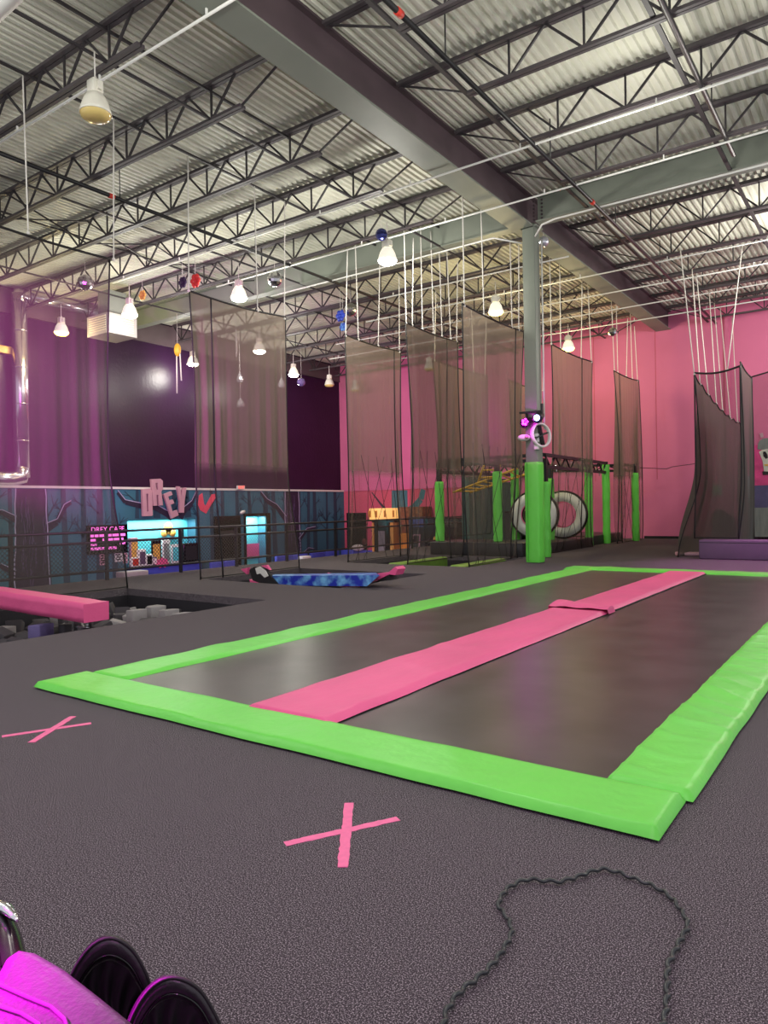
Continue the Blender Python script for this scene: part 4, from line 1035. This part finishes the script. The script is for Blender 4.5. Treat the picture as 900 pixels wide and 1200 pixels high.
# ================================================================== HANGING ORNAMENTS
def orn(px, z, label, parts, cordlen=None, name='hanging_ornament', top=8.02):
    p = fl(*px, z); t = thing(name, label, 'ornament', p, 'ceiling ornaments')
    a = MB(); a.tube([p, (p.x, p.y, top)], .006, 5); a.build('cord', 'rope', t)
    parts(t, p)
def disco(m, r=.2):
    def fn(t, p):
        a = MB(); bm_n = 12; a.ball(p, r, 14, 9); a.sm = [False]*len(a.f); a.build('ball', m, t)
    return fn
def flower(m, r=.15):
    def fn(t, p):
        a = MB()
        for k in range(6): an = k*PI/3; a.ball(p+Vector((math.cos(an)*r*.6, 0, math.sin(an)*r*.6)), r*.42, 8, 6, (1,.6,1))
        a.build('petals', m, t); a = MB(); a.ball(p, r*.35, 10, 6); a.build('centre', m, t)
    return fn
def drop(r=.12):
    def fn(t, p):
        a = MB(); a.lathe(p, [(.001,.3),(.02,.26),(r*.7,.1),(r,0),(r*.75,-.09),(.001,-.14)], 8); a.sm = [False]*len(a.f); a.build('crystal', 'crystal', t)
    return fn
def bird(m):
    def fn(t, p):
        a = MB(); a.ball(p, .17, 12, 8, (.8,.6,1.3)); a.build('body', m, t)
        for dx, l in ((-.05, 1.3), (.12, .9)):
            a = MB(); a.tube([p+Vector((dx,0,-.15)), p+Vector((dx*1.4,0,-.15-l))], .022, 5); a.build('streamer', 'rope', t)
    return fn
orn((167,346), 7.4, 'yellow ornament hanging above the lit lamp by the air unit', flower('gold'))
orn((229,329), 7.4, 'red ornament hanging at the top left corner of the tall grey net', flower('red', .19))
orn((214,331), 7.45, 'dark red ornament beside the red one near the tall grey net', flower('bark', .16))
orn((322,327), 7.4, 'mirror ball hanging above the tall grey net', disco('chrome', .2))
orn((100,331), 7.4, 'mirror ball seen through the leftmost net', disco('chrome', .2))
orn((411,363), 7.4, 'mirror ball hanging between the second and third nets', disco('chrome', .2))
orn((208,410), 6.8, 'yellow bird shaped ornament with white streamers', bird('yellow'))
orn((282,474), 5.6, 'crystal drop hanging lowest behind the tall grey net', drop(.16))
orn((281,445), 6.2, 'crystal ring above the lowest crystal drop', drop(.13))
orn((330,451), 6.2, 'crystal drop at the right edge of the tall grey net', drop(.15))
orn((353,448), 6.6, 'violet crystal ornament beside the lit lamp by the dark wall', disco(mat('violet crystal', (150,130,200), .15, .2, 8, metal=.5), .17))
orn((399,370), 7.2, 'upper blue ornament left of the third net', flower(mat('blue ornament', (36,60,170), .4, .2, 8), .18))
orn((402,383), 7.0, 'lower blue ornament left of the third net', flower('tiedye', .14))
orn((561,504), 4.7, 'small white ball on a long white rod behind the fifth net', disco('white', .09))
orn((637,283), 7.8, 'small mirror ball beside the top of the column', disco(M['crystal'], .13))
orn((447,275), 7.6, 'dark blue mirror ball at the big lamp', disco(mat('dark blue mirror', (50,54,110), .2, .2, 8, metal=.7), .14))
orn((718,389), 7.2, 'mirror ball over the narrow net by the pink wall', disco('chrome', .15))
orn((277,418), 6.6, 'white streamer hanging behind the tall grey net', lambda t, p: MB().tube([p+Vector((0,0,.9)), p+Vector((.03,0,.4)), p+Vector((0,0,0))], .025, 5).build('streamer', 'rope', t))

# ================================================================== LIGHTS ON THE COLUMN
def onc(x, y, Y=15.95): return aY(x, y, Y)
t = thing('stage_light', 'magenta stage light clamped to the front of the column', 'stage light', onc(616,490))
c_ = onc(617,495,15.85)
a = MB(); a.lathe(c_, [(.001,.16),(.09,.15),(.11,-.05),(.11,-.12),(.1,-.12)], 16, (.25,.9,.35)); a.build('lamp_can', 'black', t)
a = MB()
for k in range(5): an = k*2*PI/5; a.ball(c_+Vector((math.cos(an)*.055, -.1, math.sin(an)*.055)), .032, 8, 6)
a.build('led', 'magenta', t)
a = MB(); a.bar(c_+Vector((0,.05,.05)), onc(617,484,16.0), .04); a.bar(onc(609,484,15.97), onc(622,483,15.97), .05); a.build('clamp', 'black', t)
t = thing('stage_light', 'blue white stage light on the right side of the column', 'stage light', onc(632,486)); c_ = onc(631,489,15.9)
a = MB(); a.lathe(c_, [(.001,.16),(.1,.15),(.12,-.05),(.12,-.12),(.1,-.12)], 16, (-.1,.9,.35)); a.build('lamp_can', 'black', t)
a = MB(); a.ball(c_+Vector((0,-.1,-.02)), .07, 10, 8); a.build('led', 'blueled', t)
a = MB(); a.bar(onc(622,483,16.0), onc(634,482,16.0), .05); a.bar(onc(635,473,16.0), onc(635,485,16.0), .05); a.build('clamp', 'black', t)
t = thing('security_camera', 'white dome camera on the front of the column above the green pad', 'camera', onc(615,513)); c_ = onc(614,513,15.935)
a = MB(); a.ball(c_, .11, 14, 10, (1.5,.9,.75)); a.build('dome', 'white', t); a = MB(); a.ball(c_+Vector((.1,-.07,.01)), .05, 10, 8); a.build('eye', 'letters', t)
t = thing('wall_fan', 'white and black fan on the right side of the column', 'fan', onc(634,512,16.1)); c_ = onc(634,510,16.1)
a = MB(); a.lathe(c_, [(.26,-.05),(.3,-.03),(.3,.03),(.26,.05),(.26,-.05)], 24, (.85,-.4,.1)); a.build('guard_ring', 'white', t)
a = MB()
for k in range(4): an = k*PI/2+.3; d_ = Vector((.3*math.cos(an)*.4, .85*math.cos(an)*.4, math.sin(an)*.4)); a.bar(c_, c_+d_*.6, .1, .03)
a.build('blade', 'gloss', t)
a = MB(); a.rbox(onc(629,513,16.05), (.05,0,0), (0,.05,0), (0,0,.1), .02); a.build('motor', 'paper', t)
a = MB(); a.rbox(onc(629,524,16.0), (.055,0,0), (0,.05,0), (0,0,.06), .015); tag(a.build('junction_box', 'white'), 'white junction box on the column below the fan', 'box')

# ================================================================== MASSAGE CHAIRS (bottom left)
t = thing('massage_chair', 'black leather massage chair with padded leg cuffs, glowing magenta at the bottom left', 'chair', (-1.6, .5, 0))
EH = Vector((RT.x, RT.y, 0)).normalized(); FH = Vector((FW.x, FW.y, 0)).normalized()
def cuff(out, z):
    """padded leg cuff: an arch of leather with its open, cloth lined mouth towards the seat"""
    crest = min(out, key=lambda p: p[1]); B_ = fl(*crest, z); k = (B_-CAM).dot(FW)/F; cx, cyp = crest
    def P3(x, y, d=0): return B_+EH*((x-cx)*k)+Vector((0,0,(cyp-y)*k*1.2))+FH*((cyp-y)*k*-.35)*0+FH*d-EH*d*.45-Vector((0,0,d*.75))
    # resample smoothly
    N = 40; pts = []
    seg = len(out)-1
    for i in range(N+1):
        w_ = i/N*seg; j = min(int(w_), seg-1); u = w_-j
        p0, p1, p2, p3 = out[max(j-1,0)], out[j], out[j+1], out[min(j+2, seg)]
        pts.append(tuple(.5*(2*p1[c]+(p2[c]-p0[c])*u+(2*p0[c]-5*p1[c]+4*p2[c]-p3[c])*u*u+(-p0[c]+3*p1[c]-3*p2[c]+p3[c])*u**3) for c in (0, 1)))
    mx = sum(p[0] for p in pts)/len(pts); my = max(p[1] for p in pts)
    def sc_(p, f_): return (mx+(p[0]-mx)*f_, my+(p[1]-my)*f_)
    prof = [(.80,.05),(.82,.012),(.86,.0),(.93,.002),(.975,.01),(1.0,.025),(1.0,.05),(.97,.08),(.88,.11),(.7,.125)]
    sh = MB(); sh.grid(lambda u, v: P3(*sc_(pts[round(u*N)], prof[round(v*9)][0]), prof[round(v*9)][1]), N, 9)
    c_ = sh.build('leg_cuff', 'leather', t, fix=False)
    ln = MB()
    def lf(u, v):
        a = pts[round(u*N)]; r_ = lerp(.81, .15, v); q = sc_(a, r_)
        d = .02+.015*math.sin(PI*min(v*1.4, 1))+.013*math.sin(u*46+2*math.sin(v*4))*math.sin(PI*min(1, v+.12))
        return P3(q[0], q[1], d)
    ln.grid(lf, N, 20); lab(ln.build('cuff_lining', 'lining', c_, fix=False), 'gathered black cloth lining')
    sp = MB(); sp.tube([P3(*sc_(p, .965), .006) for p in pts], .0035, 6); sp.build('piping', 'lining', c_)
    sp = MB(); sp.tube([P3(*sc_(p, .84), .002) for p in pts], .003, 6); sp.build('piping', 'gloss', c_)
cuff([(62,1230),(68,1168),(82,1130),(104,1103),(128,1093),(152,1102),(168,1122),(178,1150),(186,1230)], .5)
cuff([(134,1270),(142,1208),(157,1172),(179,1148),(204,1140),(232,1150),(250,1172),(262,1200),(270,1270)], .47)
k1, k2 = fl(128,1093,.5), fl(204,1140,.47); km = (k1+k2)/2-FH*.03
a = MB(); a.rbox((km.x, km.y, .13), EH*.24, FH*.11, (0,0,.13), .03); a.build('foot_base', 'gloss', t)
a = MB(); a.rbox((km.x-FH.x*.3-EH.x*.15, km.y-FH.y*.3-EH.y*.15, .17), EH*.22, FH*.24, (0,0,.15), .04); a.build('seat', 'leather', t)
def slabpx(pts, z, zb, m, n_, par, r=.03):
    bm = bmesh.new(); vs = [bm.verts.new(fl(x, y, z)) for x, y in pts]; fc = bm.faces.new(vs)
    ex = bmesh.ops.extrude_face_region(bm, geom=[fc]); 
    for v in [g for g in ex['geom'] if isinstance(g, bmesh.types.BMVert)]: v.co.z = zb
    bmesh.ops.recalc_face_normals(bm, faces=bm.faces)
    ed = [e for e in bm.edges if all(abs(v.co.z-z) < 1e-5 for v in e.verts)]
    bmesh.ops.bevel(bm, geom=ed, offset=r, segments=5, affect='EDGES', profile=.5)
    me = bpy.data.meshes.new(n_); 
    for v in bm.verts: v.co -= ORG[par.name]
    bm.to_mesh(me); bm.free()
    for p_ in me.polygons: p_.use_smooth = True
    me.materials.append(M[m]); o = bpy.data.objects.new(n_, me); C.objects.link(o); o.parent = par; ORG[o.name] = ORG[par.name]; return o
slabpx([(4,1118),(22,1106),(46,1110),(78,1128),(120,1160),(158,1190),(185,1240),(120,1420),(-120,1420),(-60,1240)], .56, .0, 'leather', 'armrest', t, .028)
for pts in ([(-20,1146),(3,1156),(30,1168),(60,1180),(76,1194),(84,1215)], [(-20,1172),(0,1180),(25,1188),(46,1200),(56,1220)]):
    a = MB(); a.tube([fl(x, y, .562) for x, y in pts], .004, 6); a.build('piping', 'lining', t)
t = thing('massage_chair', 'second massage chair with a gloss black arm at the left edge', 'chair', (-2.0, .8, 0))
slabpx([(-60,1070),(-20,1044),(0,1040),(16,1050),(28,1080),(35,1112),(30,1140),(0,1150),(-60,1160)], .5, .0, 'gloss', 'arm', t, .05)
a = MB(); a.tube([fl(x, y, .505) for x, y in ((-20,1058),(-4,1061),(8,1066),(16,1074),(20,1079))], .008, 8, rr=[.012,.014,.013,.009,.003]); lab(a.build('arm_trim', 'chrome', t), 'chrome trim')

# ================================================================== LIGHT
def spot(name, loc, tgt, rgb, e, size, blend=.6, rad=.1):
    l = bpy.data.lights.new(name, 'SPOT'); l.energy = e; l.color = rgb; l.spot_size = math.radians(size); l.spot_blend = blend; l.shadow_soft_size = rad
    o = bpy.data.objects.new(name, l); C.objects.link(o); o.location = loc
    o.rotation_euler = (Vector(tgt)-Vector(loc)).to_track_quat('-Z', 'Y').to_euler(); return o
def point(name, loc, rgb, e, rad=.2):
    l = bpy.data.lights.new(name, 'POINT'); l.energy = e; l.color = rgb; l.shadow_soft_size = rad
    o = bpy.data.objects.new(name, l); C.objects.link(o); o.location = loc; return o
for i_, (p, on) in enumerate(LP):
    if on: point('high_bay_light', p-Vector((0,0,.4)), (1,.97,.88) if on == 1 else (1,.84,.42), (260 if p.y < 17 else 190) if i_ < len(lamps) else (330,330,110,220,140,420,460)[i_-len(lamps)], .32)
spot('magenta_light', (-3.1,.08,1.9), (-1.36,.6,.52), (1,0,.9), 9500, 12)
spot('magenta_light', (.6,-2.2,5.5), (-.4,2.2,0), (1,.25,.9), 260, 95)  # unseen broad light added to tint the floor near the camera
spot('magenta_light', (-8.6,1.8,3.2), (-11.8,6.4,3.4), (1,.06,.9), 5200, 46)
spot('magenta_light', (.5,17.0,6.0), (-1.4,17.2,0), (1,.1,.9), 1300, 56)
point('magenta_light', onc(617,497,15.6), (1,0,.9), 14, .05)
def area(name, loc, rot, sx, sy, rgb, e):
    l = bpy.data.lights.new(name, 'AREA'); l.shape = 'RECTANGLE'; l.size = sx; l.size_y = sy; l.energy = e; l.color = rgb
    o = bpy.data.objects.new(name, l); C.objects.link(o); o.location = loc; o.rotation_euler = rot
area('cafe_light', (XL+.33, 17.3, WZ1-.03), (0,0,0), .2, 2.7, (.85,1,1), 60)
area('doorway_light', (XL+.33, 22.2, DZ1-.03), (0,0,0), .2, 1.0, (.85,1,1), 50)
w_ = bpy.data.worlds.new('world'); sc.world = w_; w_.use_nodes = True
w_.node_tree.nodes['Background'].inputs[0].default_value = (.93, .95, 1, 1)
w_.node_tree.nodes['Background'].inputs[1].default_value = .65
